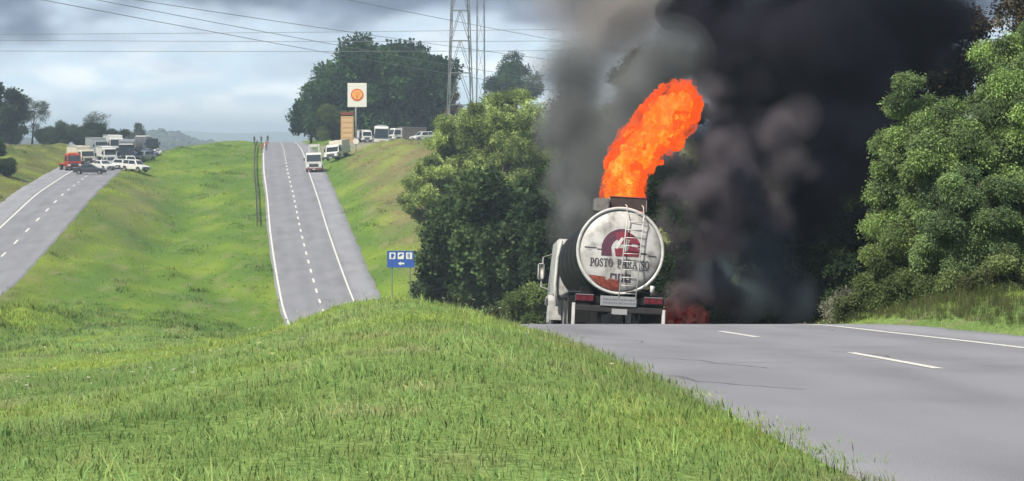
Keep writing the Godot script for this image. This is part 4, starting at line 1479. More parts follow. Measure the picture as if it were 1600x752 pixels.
func motorcycle(label: String, x: float, d: float, yaw: float, paint: Material) -> void:
	var t := thing("motorcycle", label, "motorcycle", Vector3(), 0, "motorcycles on the verge")
	for z in [-0.68, 0.72]:
		wheel(t, Vector3(0, 0.31, z), 0.31, 0.13)
	var st := make_st(true)
	tube(st, [Vector3(0, 0.31, 0.72), Vector3(0, 0.75, 0.52), Vector3(0, 1.02, 0.38)], [0.035], 6)
	tube(st, [Vector3(0, 0.31, -0.68), Vector3(0, 0.45, -0.1), Vector3(0, 0.8, 0.42)], [0.05, 0.07, 0.04], 6)
	obj("frame", st, M.black, t)
	st = make_st()
	prism(st, PackedVector2Array([Vector2(0.42, 0.66), Vector2(0.36, 0.9), Vector2(0.1, 0.95), Vector2(-0.16, 0.8), Vector2(-0.1, 0.62)]), 0.15, 0.05)
	obj("fuel_tank", st, paint, t)
	st = make_st()
	prism(st, PackedVector2Array([Vector2(-0.12, 0.72), Vector2(-0.14, 0.82), Vector2(-0.75, 0.9), Vector2(-0.86, 0.84), Vector2(-0.7, 0.74)]), 0.13, 0.03)
	obj("seat", st, M.black, t)
	st = make_st()
	prism(st, PackedVector2Array([Vector2(0.62, 0.78), Vector2(0.52, 1.26), Vector2(0.44, 1.26), Vector2(0.36, 0.82)]), 0.22, 0.04, 0.1, 0.9)
	obj("fairing", st, paint, t)
	st = make_st(true)
	tube(st, [Vector3(-0.36, 1.04, 0.28), Vector3(-0.1, 1.02, 0.38), Vector3(0.1, 1.02, 0.38), Vector3(0.36, 1.04, 0.28)], [0.02], 5)
	obj("handlebar", st, M.steel, t)
	lamp(t, "headlight", Vector3(0, 0.98, 0.6), Vector3(0.2, 0.16, 0.08), M.lens)
	st = make_st()
	bx(st, Vector3(0, 0.98, -0.82), Vector3(0.4, 0.3, 0.34), 0.04)
	obj("top_case", st, paint, t)
	seat_on(t, x, d, yaw)

func make_traffic() -> void:
	var g := "vehicles stopped across the left carriageway"
	car("sedan", "dark grey sedan standing side-on across the left carriageway", g, -59.070, 358.0, PI * 0.5 + 0.05, M.charcoal, "sedan")
	lorry("fire_truck", "red emergency truck at the left end of the stopped traffic", g, -64.702, 374.0, 0.45, {paint = M.red, long = 5.4, h = 2.45, w = 2.15, cargo = "flat", cargo_paint = M.red, beacon = true, wr = 0.42})
	lorry("box_truck", "cream box truck standing behind the red emergency truck", g, -66.726, 396.0, 0.55, {paint = M.cream, long = 6.0, h = 2.3, cargo_h = 2.8, cargo = "box"})
	car("sedan", "white sedan angled behind the dark grey sedan", g, -59.840, 374.0, 0.75, M.white, "sedan")
	lorry("box_truck", "white box truck in the middle of the stopped traffic", g, -63.717, 402.0, 0.35, {paint = M.white, long = 6.5, h = 2.35, w = 2.1, cargo_h = 2.55, cargo = "box", visor = M.charcoal})
	lorry("box_truck", "tall white truck standing highest at the back of the stopped traffic", g, -68.219, 438.0, 0.3, {paint = M.white, long = 8.0, h = 3.1, w = 2.5, cargo_h = 3.55, cargo = "box"})
	lorry("box_truck", "dark blue truck with a white bumper right of the white box truck", g, -60.802, 404.0, 0.12, {paint = M.navy, long = 8.0, h = 3.2, w = 2.5, cargo_h = 3.5, cargo = "box", cargo_paint = M.silver, bumper = M.white, visor = M.white})
	car("sport_utility", "white sport utility car with dark wheels at the right edge of the carriageway", g, -54.630, 371.0, 0.95, M.white, "suv")
	car("sport_utility", "silver sport utility car between the dark blue truck and the tank truck", g, -58.464, 406.0, -0.5, M.silver, "suv")
	car("sedan", "pale sedan seen between the white box truck and the white sport utility", g, -58.366, 379.0, 0.1, M.white, "sedan")
	lorry("tank_truck", "grey tank truck at the back right of the stopped traffic", g, -64.862, 452.0, 0.5, {paint = M.charcoal, long = 8.0, h = 2.8, w = 2.4, cargo = "tank", cargo_paint = mat(lin(0.12, 0.13, 0.14), 0.4, 0.4, M.dirt, 0.4), cargo_h = 3.1})
	car("hatchback", "silver car tucked between the white sedan and the white box truck", g, -60.916, 388.0, 0.4, M.silver, "sedan")
	car("sport_utility", "white sport utility car in front of the dark blue truck", g, -57.610, 386.0, 0.25, M.white, "suv")
	car("sedan", "blue sedan at the road's right edge below the tank truck", g, -60.314, 424.0, 0.8, mat(lin(0.08, 0.12, 0.22), 0.3, 0.1, M.dirt, 0.5), "sedan")
	lorry("box_truck", "pale grey truck between the cream box truck and the tall white truck", g, -70.092, 432.0, 0.4, {paint = M.silver, long = 7.0, h = 2.8, cargo_h = 3.2, cargo = "box"})
	motorcycle("white motorcycle, the left one of two on the verge right of the tank truck", -59.394, 425.0, 0.3, M.white)
	motorcycle("white motorcycle, the right one of two on the verge right of the tank truck", -58.957, 428.0, 0.5, M.white)
	g = "vehicles by the filling station"
	lorry("utility_truck", "white utility truck with a ladder rack coming down the far hill", "", -29.616, 384.0, 0.05, {paint = M.white, long = 6.6, h = 2.85, w = 2.45, cargo = "rack", cargo_h = 3.75, bumper = mat(lin(0.13, 0.035, 0.025), 0.5, 0.0, M.dirt, 0.8)})
	lorry("pickup_truck", "white short-nosed truck with a pale box parked on the shoulder below the station", g, -27.064, 398.0, -0.3, {paint = M.white, long = 6.0, h = 2.35, w = 2.2, nose = 0.75, cab = 2.5, cargo = "box", cargo_h = 2.95, cargo_paint = M.cream, bumper = M.charcoal, visor = M.white})
	coach("coach", "dark-fronted bus with a white roof edge beside the tan totem", g, -22.140, 432.0, 0.06, M.white)
	lorry("box_truck", "brown box truck turned side-on behind the grass bank, right of the bus", g, -18.286, 446.0, -1.1, {paint = M.white, long = 6.4, h = 2.5, cargo_h = 2.75, cargo = "box", cargo_paint = mat(lin(0.13, 0.115, 0.11), 0.5, 0.0, M.dirt, 0.4)})
	car("sport_utility", "white car at the far right of the station vehicles, next to the olive trees", g, -15.400, 440.0, -0.9, M.white, "suv")
	lorry("box_van", "small white van between the round sign and the first bus", g, -24.824, 428.0, 0.3, {paint = M.white, long = 4.8, h = 2.1, w = 1.75, cargo = "box", cargo_h = 2.2, cab = 1.6, wr = 0.34, cat = "van"})

# ---------------------------------------------------------------- the burning tanker (rear towards +z, origin on the road under its rear bumper)
const TANK_R := 1.165
const TANK_Y := 2.22
func dome(x: float, y: float) -> float: # how far the tank's end bulges back at this point
	var q := minf(sqrt(x * x + y * y) / TANK_R, 1.0)
	return 0.12 * (1.0 - q * q) - 0.10 * pow(q, 10.0)

func on_end(st: SurfaceTool, poly: PackedVector2Array, lift: float) -> void: # a thin skin laid on the bulging end
	var pieces := [poly]
	var cut := []
	for row in 12: # cut into bands so that it follows the bulge
		var y := -1.2 + row * 0.2
		for k in 12:
			var x := -1.2 + k * 0.2
			for p in Geometry2D.intersect_polygons(poly, PackedVector2Array([Vector2(x, y), Vector2(x + 0.2, y), Vector2(x + 0.2, y + 0.2), Vector2(x, y + 0.2)])):
				cut.append(p)
	for p in cut:
		var idx := Geometry2D.triangulate_polygon(p)
		for k in range(0, idx.size(), 3):
			var v := []
			for j in 3:
				var q: Vector2 = p[idx[k + j]]
				v.append(Vector3(q.x, TANK_Y + q.y, dome(q.x, q.y) + lift))
			var n: Vector3 = (v[1] - v[0]).cross(v[2] - v[0])
			if n.z > 0:
				tri(st, v[0], v[2], v[1])
			else:
				tri(st, v[0], v[1], v[2])

func arc(cx: float, cy: float, r0: float, r1: float, a0: float, a1: float, n := 14) -> PackedVector2Array:
	var out := PackedVector2Array()
	for i in n + 1:
		var a := lerpf(a0, a1, float(i) / n)
		out.append(Vector2(cx + cos(a) * r1, cy + sin(a) * r1))
	for i in n + 1:
		var a := lerpf(a1, a0, float(i) / n)
		out.append(Vector2(cx + cos(a) * r0, cy + sin(a) * r0))
	return out

func end_letters(text: String, wide: float, tall: float, at: Vector2, m: Material, t: Node3D, font_name := "Droid Serif", called := "letter") -> void:
	var f := SystemFont.new()
	f.font_names = PackedStringArray([font_name])
	f.font_weight = 700
	var k := 0
	# measure the whole word first, then build each letter as a part
	var sizes := []
	var total := 0.0
	for ch in text:
		var tm := TextMesh.new()
		tm.font = f
		tm.font_size = 64
		tm.pixel_size = 0.01
		tm.depth = 0.02
		tm.text = ch if ch != " " else "n"
		tm.curve_step = 1.0
		var box := tm.get_aabb()
		sizes.append([tm, box])
		total += box.size.x * (0.75 if ch == " " else 1.0) + 0.05
	var sx := wide / total
	var pen := -wide * 0.5
	for i in text.length():
		var ch := text[i]
		var tm: TextMesh = sizes[i][0]
		var box: AABB = sizes[i][1]
		if ch == " ":
			pen += (box.size.x * 0.75 + 0.05) * sx
			continue
		var arrays := tm.get_mesh_arrays()
		var v: PackedVector3Array = arrays[Mesh.ARRAY_VERTEX]
		var sy := tall / 0.47
		for j in v.size():
			var x := (v[j].x - box.position.x) * sx + pen + at.x
			var y := (v[j].y - (box.position.y if ch != "Q" else box.end.y - 0.47)) * sy * (0.47 / maxf(box.size.y, 0.3)) + at.y - tall * 0.5
			y -= (x - at.x) * 0.012
			v[j] = Vector3(x, TANK_Y + y, dome(x, y) + 0.008 + v[j].z * 0.4)
		arrays[Mesh.ARRAY_VERTEX] = v
		var am := ArrayMesh.new()
		am.add_surface_from_arrays(Mesh.PRIMITIVE_TRIANGLES, arrays)
		put_mesh(called, am, m, t)
		pen += (box.size.x + 0.05) * sx

func make_tanker() -> void:
	var d := 69.0
	var p := Vector3(2.829, EYE + look(tab.hr, d) - 0.02, -d)
	var t := thing("tanker_truck", "tank truck seen from behind, burning at its top hatch", "truck", p)
	var slope := (look(tab.hr, d + 9.0) - look(tab.hr, d)) / 9.0
	t.basis = Basis(Vector3.UP, 0.062) * Basis(Vector3.RIGHT, atan(slope) * 0.9) * Basis(Vector3.BACK, -0.055)
	var soot := mat(lin(0.014, 0.014, 0.018), 0.7, 0.0, M.dirt, 0.5)
	soot.metallic_specular = 0.25
	var shell_white := mat(lin(0.47, 0.48, 0.485), 0.5, 0.0, ntex(0.012, 5, [[0.0, Color(0.5, 0.48, 0.47)], [0.3, Color(0.78, 0.77, 0.76)], [0.55, Color(0.95, 0.94, 0.93)], [1.0, Color(1, 1, 1)]], 512, FastNoiseLite.TYPE_SIMPLEX_SMOOTH, 77), 0.33)
	var rim_white := mat(lin(0.56, 0.56, 0.555), 0.4, 0.0, M.dirt, 0.7)
	var maroon := mat(lin(0.085, 0.025, 0.05), 0.5, 0.0, M.dirt, 1.5)
	var logo_red := mat(lin(0.20, 0.022, 0.045), 0.5, 0.0, M.dirt, 1.5)
	var ink := mat(lin(0.055, 0.05, 0.065), 0.55, 0.0, M.dirt, 2.5)
	var rust := mat(lin(0.30, 0.075, 0.05), 0.6, 0.0, ntex(0.03, 4, [[0.0, Color(0.5, 0.42, 0.4)], [0.5, Color(0.9, 0.85, 0.82)], [1.0, Color(1, 1, 1)]], 256, FastNoiseLite.TYPE_SIMPLEX, 78), 0.9)
	var c := Transform3D(Basis(), Vector3(0, TANK_Y, 0))
	# barrel
	var st := make_st(true)
	lathe(st, [Vector2(0, -6.9), Vector2(TANK_R * 0.8, -6.85), Vector2(TANK_R, -6.6), Vector2(TANK_R, -0.06)], 64, c)
	var barrel := obj("tank", st, soot, t)
	for z in [-1.5, -2.9, -4.3, -5.7]:
		st = make_st(true)
		lathe(st, [Vector2(TANK_R, z - 0.05), Vector2(TANK_R + 0.009, z - 0.035), Vector2(TANK_R + 0.009, z + 0.035), Vector2(TANK_R, z + 0.05)], 64, c)
		obj("hoop", st, mat(lin(0.022, 0.022, 0.026), 0.7, 0.0), barrel)
	# end
	st = make_st(true)
	var prof := []
	for i in 25:
		var q := i / 24.0
		prof.append(Vector2(TANK_R * (1.0 - q) * 0.985, dome(TANK_R * (1.0 - q), 0)))
	lathe(st, prof, 72, c)
	var end := obj("tank_end", st, shell_white, t)
	st = make_st(true)
	lathe(st, [Vector2(TANK_R + 0.002, -0.16), Vector2(TANK_R + 0.03, -0.12), Vector2(TANK_R + 0.03, -0.01), Vector2(TANK_R - 0.005, 0.022), Vector2(TANK_R - 0.05, -0.02)], 72, c)
	obj("rim_ring", st, rim_white, end)
	# emblem: a dark arch with red inside, underlined
	st = make_st()
	on_end(st, arc(0.03, 0.03, 0.30, 0.56, PI * 0.42, PI * 1.04), 0.006)
	on_end(st, PackedVector2Array([Vector2(-0.53, -0.16), Vector2(-0.24, -0.16), Vector2(-0.26, 0.04), Vector2(-0.52, 0.04)]), 0.0075)
	obj("emblem_arch", st, maroon, end)
	st = make_st()
	on_end(st, arc(0.05, 0.02, 0.16, 0.50, PI * 0.05, PI * 0.66), 0.009)
	on_end(st, PackedVector2Array([Vector2(-0.14, -0.16), Vector2(0.54, -0.14), Vector2(0.54, 0.06), Vector2(-0.18, 0.07)]), 0.0105)
	obj("emblem_red", st, logo_red, end)
	st = make_st()
	on_end(st, PackedVector2Array([Vector2(-0.22, 0.05), Vector2(-0.08, 0.05), Vector2(0.08, 0.34), Vector2(0.0, 0.36)]), 0.0125)
	on_end(st, PackedVector2Array([Vector2(0.10, -0.02), Vector2(0.18, -0.02), Vector2(0.22, 0.30), Vector2(0.14, 0.33)]), 0.0125)
	on_end(st, PackedVector2Array([Vector2(0.28, 0.12), Vector2(0.46, 0.11), Vector2(0.44, 0.18), Vector2(0.28, 0.2)]), 0.0125)
	obj("emblem_stroke", st, rim_white, end)
	for s in [[-0.98, -0.66, 0.06], [-0.64, -0.3, 0.015], [0.48, 0.72, -0.045], [0.75, 0.98, -0.10]]:
		st = make_st()
		on_end(st, PackedVector2Array([Vector2(s[0], s[2] - 0.02), Vector2(s[1], s[2] - 0.035), Vector2(s[1], s[2] + 0.0), Vector2(s[0], s[2] + 0.015)]), 0.006)
		obj("thin_line", st, ink, end)
	end_letters("POSTO PARAISO", 1.62, 0.22, Vector2(-0.01, -0.345), ink, end)
	st = make_st()
	on_end(st, PackedVector2Array([Vector2(-0.05, -0.495), Vector2(0.78, -0.505), Vector2(0.78, -0.49), Vector2(-0.05, -0.48)]), 0.006)
	obj("thin_line", st, ink, end)
	for s in [[-0.26, -0.08], [-0.05, 0.10], [0.13, 0.30]]: # the small worn block of print below
		st = make_st()
		on_end(st, PackedVector2Array([Vector2(s[0], -0.84), Vector2(s[1], -0.845), Vector2(s[1], -0.63), Vector2(s[0], -0.62)]), 0.006)
		obj("print_block", st, ink, end)
		st = make_st()
		on_end(st, PackedVector2Array([Vector2(s[0] + 0.05, -0.78), Vector2(s[1] - 0.04, -0.785), Vector2(s[1] - 0.04, -0.69), Vector2(s[0] + 0.05, -0.68)]), 0.0085)
		obj("print_gap", st, shell_white, end)
	# rusty placard, trimmed to the tank's round edge
	var round := disc(TANK_R * 0.93, TANK_R * 0.93, 40)
	for poly in Geometry2D.intersect_polygons(PackedVector2Array([Vector2(-0.90, -0.68), Vector2(-0.40, -0.72), Vector2(-0.36, -0.82), Vector2(-0.16, -0.72), Vector2(0.02, -0.88), Vector2(-0.03, -1.08), Vector2(-0.3, -1.12), Vector2(-0.9, -1.1)]), round):
		st = make_st()
		on_end(st, poly, 0.008)
		obj("rusty_patch", st, rust, end)
	# ladder
	var lad := thing_part("ladder", t)
	for q in [[0.13, -0.02], [0.58, 0.44]]:
		st = make_st(true)
		tube(st, [Vector3(q[0], TANK_Y + 1.30, -0.45), Vector3(q[0], TANK_Y + 1.22, -0.05), Vector3(q[0] - 0.01, TANK_Y + 0.95, 0.22), Vector3(q[1], TANK_Y - 1.28, 0.26)], [0.017], 7)
		obj("rail", st, rim_white, lad)
	for k in 11:
		var f := k / 10.0
		var y := lerpf(TANK_Y + 1.0, TANK_Y - 1.16, f)
		st = make_st(true)
		bar(st, Vector3(lerpf(0.12, -0.02, f), y, 0.24), Vector3(lerpf(0.57, 0.45, f), y, 0.24), 0.012, 6)
		obj("rung", st, rim_white, lad)
	# hatch coaming and guard box on top
	var box_dark := mat(lin(0.045, 0.03, 0.03), 0.6, 0.1, M.dirt, 0.8)
	st = make_st()
	bx(st, Vector3(0.20, TANK_Y + TANK_R + 0.16, -0.55), Vector3(0.98, 0.34, 0.06), 0.015)
	var hb := obj("hatch_box", st, box_dark, t)
	for s in [[0.70, 0.05], [-0.30, 0.05]]:
		st = make_st()
		bx(st, Vector3(s[0], TANK_Y + TANK_R + 0.14, -1.6), Vector3(s[1], 0.34, 2.1), 0.01)
		obj("side_wall", st, mat(lin(0.36, 0.35, 0.34), 0.5, 0.2, M.dirt, 0.8), hb)
	st = make_st()
	bx(st, Vector3(0.20, TANK_Y + TANK_R + 0.345, -0.55), Vector3(1.02, 0.035, 0.1), 0.01)
	obj("top_edge", st, mat(lin(0.24, 0.05, 0.045), 0.6, 0.0, M.dirt, 0.8), hb)
	st = make_st()
	prism(st, PackedVector2Array([Vector2(-0.35, TANK_Y + TANK_R - 0.08), Vector2(-0.4, TANK_Y + TANK_R + 0.28), Vector2(-0.9, TANK_Y + TANK_R + 0.28), Vector2(-0.95, TANK_Y + TANK_R - 0.05)]), 0.2, 0.03, 0, 0, -0.52)
	obj("vent_cover", st, mat(lin(0.15, 0.147, 0.145), 0.45, 0.2, M.dirt, 0.8), t)
	st = make_st()
	bx(st, Vector3(0.74, TANK_Y + TANK_R + 0.26, -0.62), Vector3(0.07, 0.5, 0.07), 0.01)
	obj("vent_pipe", st, M.black, t)
	st = make_st(true)
	lathe(st, [Vector2(0.3, 0), Vector2(0.32, 0.2), Vector2(0.27, 0.22), Vector2(0.25, 0.0)], 24, Transform3D(Basis(Vector3.RIGHT, -PI * 0.5), Vector3(0.15, TANK_Y + TANK_R - 0.02, -1.3)))
	obj("hatch_ring", st, M.black, t)
	# frame, fenders, axles
	for q in [-1.0, 1.0]:
		st = make_st()
		bx(st, Vector3(q * 0.42, 0.98, -4.6), Vector3(0.12, 0.28, 9.0), 0.01)
		obj("chassis_rail", st, M.black, t)
		for z in [-0.95, -3.0]:
			st = make_st()
			prism(st, PackedVector2Array([Vector2(z + 0.2, 0.9), Vector2(z + 0.2, 1.25), Vector2(z - 0.2, 1.25), Vector2(z - 0.2, 0.9)]), 0.42, 0.02, 0, 0, q * 0.55)
			obj("tank_cradle", st, M.black, t)
		for z in [-1.5, -2.85]:
			wheel(t, Vector3(q * 0.98, 0.5, z), 0.5, 0.52)
		wheel(t, Vector3(q * 1.08, 0.5, -7.9), 0.5, 0.3)
		st = make_st()
		bx(st, Vector3(q * 1.0, 0.62, -0.62), Vector3(0.6, 0.72, 0.02), 0.005)
		obj("mud_flap", st, M.black, t)
		st = make_st()
		bx(st, Vector3(q * 1.0, 1.09, -2.2), Vector3(0.62, 0.05, 2.9), 0.02)
		obj("wheel_guard", st, M.charcoal, t)
	# rear under-run bar and lamps
	st = make_st()
	bx(st, Vector3(0, 0.62, 0.16), Vector3(2.4, 0.17, 0.12), 0.02)
	obj("rear_bumper", st, mat(lin(0.018, 0.016, 0.018), 0.6, 0.0, M.dirt, 1.0), t)
	st = make_st()
	bx(st, Vector3(0, 0.86, 0.06), Vector3(2.36, 0.2, 0.1), 0.02)
	obj("lamp_beam", st, M.black, t)
	for q in [-1.0, 1.0]:
		st = make_st()
		bx(st, Vector3(q * 0.93, 0.89, 0.14), Vector3(0.52, 0.2, 0.09), 0.02)
		var h := obj("tail_light", st, M.charcoal, t)
		for k in 3:
			st = make_st()
			bx(st, Vector3(q * 0.93 + (k - 1) * 0.165, 0.89, 0.195), Vector3(0.145, 0.15, 0.03), 0.01)
			obj("lens", st, [M.tail, M.tail, M.tail][k], h)
		st = make_st()
		bx(st, Vector3(q * 0.93, 0.985, 0.19), Vector3(0.5, 0.02, 0.05), 0.005)
		obj("lamp_edge", st, M.silver, h)
		st = make_st()
		bx(st, Vector3(q * 1.22, 0.42, 0.2), Vector3(0.09, 0.66 if q < 0 else 0.5, 0.04), 0.01)
		obj("marker_strip", st, rim_white, t)
		st = make_st()
		bx(st, Vector3(q * 0.5, 0.5, 0.02), Vector3(0.1, 0.5, 0.1), 0.01)
		obj("bumper_bracket", st, M.black, t)
	st = make_st(true)
	tube(st, [Vector3(0.86, 1.05, 0.1), Vector3(0.88, 1.16, 0.14), Vector3(0.9, 1.3, 0.14)], [0.035, 0.05, 0.07], 10)
	obj("work_lamp", st, rim_white, t)
	# long notice board with worn print and the number plate
	st = make_st()
	bx(st, Vector3(-0.02, 0.84, 0.24), Vector3(0.98, 0.27, 0.03), 0.01)
	var nb := obj("notice_board", st, mat(lin(0.30, 0.315, 0.34), 0.5, 0.0, M.speck, 2.0), t)
	var r := RandomNumberGenerator.new()
	r.seed = 5
	for row in 2:
		var x := -0.44
		while x < 0.40:
			var w := r.randf_range(0.035, 0.075)
			st = make_st()
			bx(st, Vector3(x + w * 0.5, 0.885 - row * 0.095, 0.257), Vector3(w, 0.05 * r.randf_range(0.7, 1.0), 0.006), 0.0)
			obj("worn_print", st, mat(lin(0.12, 0.13, 0.16), 0.6), nb)
			x += w + r.randf_range(0.012, 0.03)
	st = make_st()
	bx(st, Vector3(0.02, 0.56, 0.235), Vector3(0.42, 0.15, 0.02), 0.005)
	obj("number_plate", st, mat(lin(0.36, 0.36, 0.37), 0.5, 0.0, M.speck, 2.0), t)
	st = make_st(true)
	tube(st, [Vector3(0.16, 1.04, 0.16), Vector3(0.34, 1.09, 0.2), Vector3(0.6, 1.12, 0.14), Vector3(0.8, 1.06, 0.05)], [0.045], 8)
	obj("discharge_hose", st, M.black, t)
	# cab ahead of the tank
	var cab_white := mat(lin(0.42, 0.42, 0.415), 0.4, 0.0, M.dirt, 0.5)
	st = make_st()
	var prof2 := PackedVector2Array([Vector2(-7.05, 1.3), Vector2(-7.05, 2.75), Vector2(-7.3, 2.98), Vector2(-8.9, 2.95), Vector2(-9.3, 1.7), Vector2(-9.4, 0.5), Vector2(-8.55, 0.5)])
	for q in [Vector2(-8.5, 0.95), Vector2(-8.2, 1.25)]:
		prof2.append(q)
	prism(st, prof2, 1.24, 0.06, 0.05, 1.6)
	obj("cab", st, cab_white, t)
	cross_pane(t, "rear_window", Vector2(-7.03, 1.9), Vector2(-7.03, 2.5), 0.7, 0.7, M.glass)
	for q in [-1.0, 1.0]:
		st = make_st()
		prism(st, PackedVector2Array([Vector2(-7.1, 0.55), Vector2(-7.15, 1.12), Vector2(-7.5, 1.3), Vector2(-8.3, 1.3), Vector2(-8.65, 1.1), Vector2(-8.6, 1.02), Vector2(-8.28, 1.2), Vector2(-7.52, 1.2), Vector2(-7.24, 1.06), Vector2(-7.18, 0.55)]), 0.2, 0.015, 0, 0, q * 1.16)
		obj("fender", st, cab_white, t)
		st = make_st(true)
		tube(st, [Vector3(q * 1.2, 2.6, -8.7), Vector3(q * 1.46, 2.5, -8.75), Vector3(q * 1.5, 1.6, -8.75), Vector3(q * 1.22, 1.5, -8.7)], [0.022], 6)
		bx(st, Vector3(q * 1.52, 2.06, -8.72), Vector3(0.2, 0.5, 0.1), 0.03)
		obj("mirror", st, cab_white if q < 0 else M.black, t)
		st = make_st(true)
		tube(st, [Vector3(q * 1.14, 0.95, -6.95), Vector3(q * 1.2, 1.6, -6.98), Vector3(q * 1.16, 2.4, -7.0), Vector3(q * 1.06, 2.9, -7.0)], [0.05], 8)
		obj("corner_guard", st, rim_white, t)

func thing_part(called: String, parent: Node) -> Node3D:
	var o := Node3D.new()
	o.name = called
	parent.add_child(o, true)
	return o

# ---------------------------------------------------------------- surface nets
func nets(st: SurfaceTool, val: PackedFloat32Array, nx: int, ny: int, nz: int, lo: Vector3, cell: float) -> void:
	var vert := {}
	var pos := PackedVector3Array()
	for z in nz - 1:
		for y in ny - 1:
			for x in nx - 1:
				var i := (z * ny + y) * nx + x
				var c := [val[i], val[i + 1], val[i + nx], val[i + nx + 1], val[i + nx * ny], val[i + nx * ny + 1], val[i + nx * ny + nx], val[i + nx * ny + nx + 1]]
				var inside := 0
				for k in 8:
					if c[k] < 0.0:
						inside += 1
				if inside == 0 or inside == 8:
					continue
				var s := Vector3()
				var n := 0
				for e in [[0, 1], [2, 3], [4, 5], [6, 7], [0, 2], [1, 3], [4, 6], [5, 7], [0, 4], [1, 5], [2, 6], [3, 7]]:
					var a: float = c[e[0]]
					var b: float = c[e[1]]
					if (a < 0.0) != (b < 0.0):
						var t := a / (a - b)
						var p := Vector3(e[0] & 1, (e[0] >> 1) & 1, e[0] >> 2)
						var q := Vector3(e[1] & 1, (e[1] >> 1) & 1, e[1] >> 2)
						s += p.lerp(q, t)
						n += 1
				vert[i] = pos.size()
				pos.append(lo + (Vector3(x, y, z) + s / n) * cell)
	var base := 0
	for p in pos:
		st.add_vertex(p)
	for i in vert:
		var x: int = i % nx
		var y: int = (i / nx) % ny
		var z: int = i / (nx * ny)
		var in0 := val[i] < 0.0
		for ax in 3:
			var stride: int = [1, nx, nx * ny][ax]
			if [x, y, z][ax] + 1 >= [nx, ny, nz][ax]:
				continue
			var in1 := val[i + stride] < 0.0
			if in0 == in1:
				continue
			var u: int = [nx, nx * ny, 1][ax]
			var w: int = [nx * ny, 1, nx][ax]
			if not (vert.has(i - u) and vert.has(i - w) and vert.has(i - u - w)):
				continue
			var q := [vert[i], vert[i - u], vert[i - u - w], vert[i - w]]
			if in0:
				q.reverse()
			for k in [0, 1, 2, 0, 2, 3]:
				st.add_index(q[k])

# ---------------------------------------------------------------- fire and smoke
func flame_mesh(path: Array, cell: float, rough: float, seed_: int) -> Mesh: # path: [Vector3, radius]
	var lo := Vector3.ONE * 1e9
	var hi := -lo
	for p in path:
		lo = lo.min(p[0] - Vector3.ONE * (p[1] + 0.4))
		hi = hi.max(p[0] + Vector3.ONE * (p[1] + 0.4))
	var nx := int((hi.x - lo.x) / cell) + 1
	var ny := int((hi.y - lo.y) / cell) + 1
	var nz := int((hi.z - lo.z) / cell) + 1
	var val := PackedFloat32Array()
	val.resize(nx * ny * nz)
	var n := FastNoiseLite.new()
	n.seed = seed_
	n.frequency = 1.0
	n.fractal_octaves = 4
	n.fractal_gain = 0.55
	var i := 0
	for z in nz:
		for y in ny:
			for x in nx:
				var p := lo + Vector3(x, y, z) * cell
				var best := 1e9
				for k in path.size() - 1:
					var a: Vector3 = path[k][0]
					var ab: Vector3 = path[k + 1][0] - a
					var t := clampf((p - a).dot(ab) / ab.length_squared(), 0.0, 1.0)
					best = minf(best, p.distance_to(a + ab * t) - lerpf(path[k][1], path[k + 1][1], t))
				if best < 0.5 and best > -0.5:
					best -= (0.42 - absf(n.get_noise_3d(p.x * 1.25, p.y * 1.0, p.z * 1.25)) * 2.1) * rough
				val[i] = best
				i += 1
	var st := SurfaceTool.new()
	st.begin(Mesh.PRIMITIVE_TRIANGLES)
	st.set_smooth_group(0)
	nets(st, val, nx, ny, nz, lo, cell)
	st.generate_normals()
	return st.commit()

func glow(stops: Array, energy: float, freq: float, scale_: float, seed_: int) -> StandardMaterial3D:
	var m := StandardMaterial3D.new()
	m.albedo_color = Color(0.02, 0.01, 0.01)
	m.roughness = 1.0
	m.emission_enabled = true
	m.emission = Color(0, 0, 0)
	m.emission_energy_multiplier = energy
	m.emission_texture = ntex(freq, 5, stops, 512, FastNoiseLite.TYPE_SIMPLEX_SMOOTH, seed_)
	m.uv1_triplanar = true
	m.uv1_world_triplanar = true
	m.uv1_scale = Vector3(1, 0.5, 1) * scale_
	return m

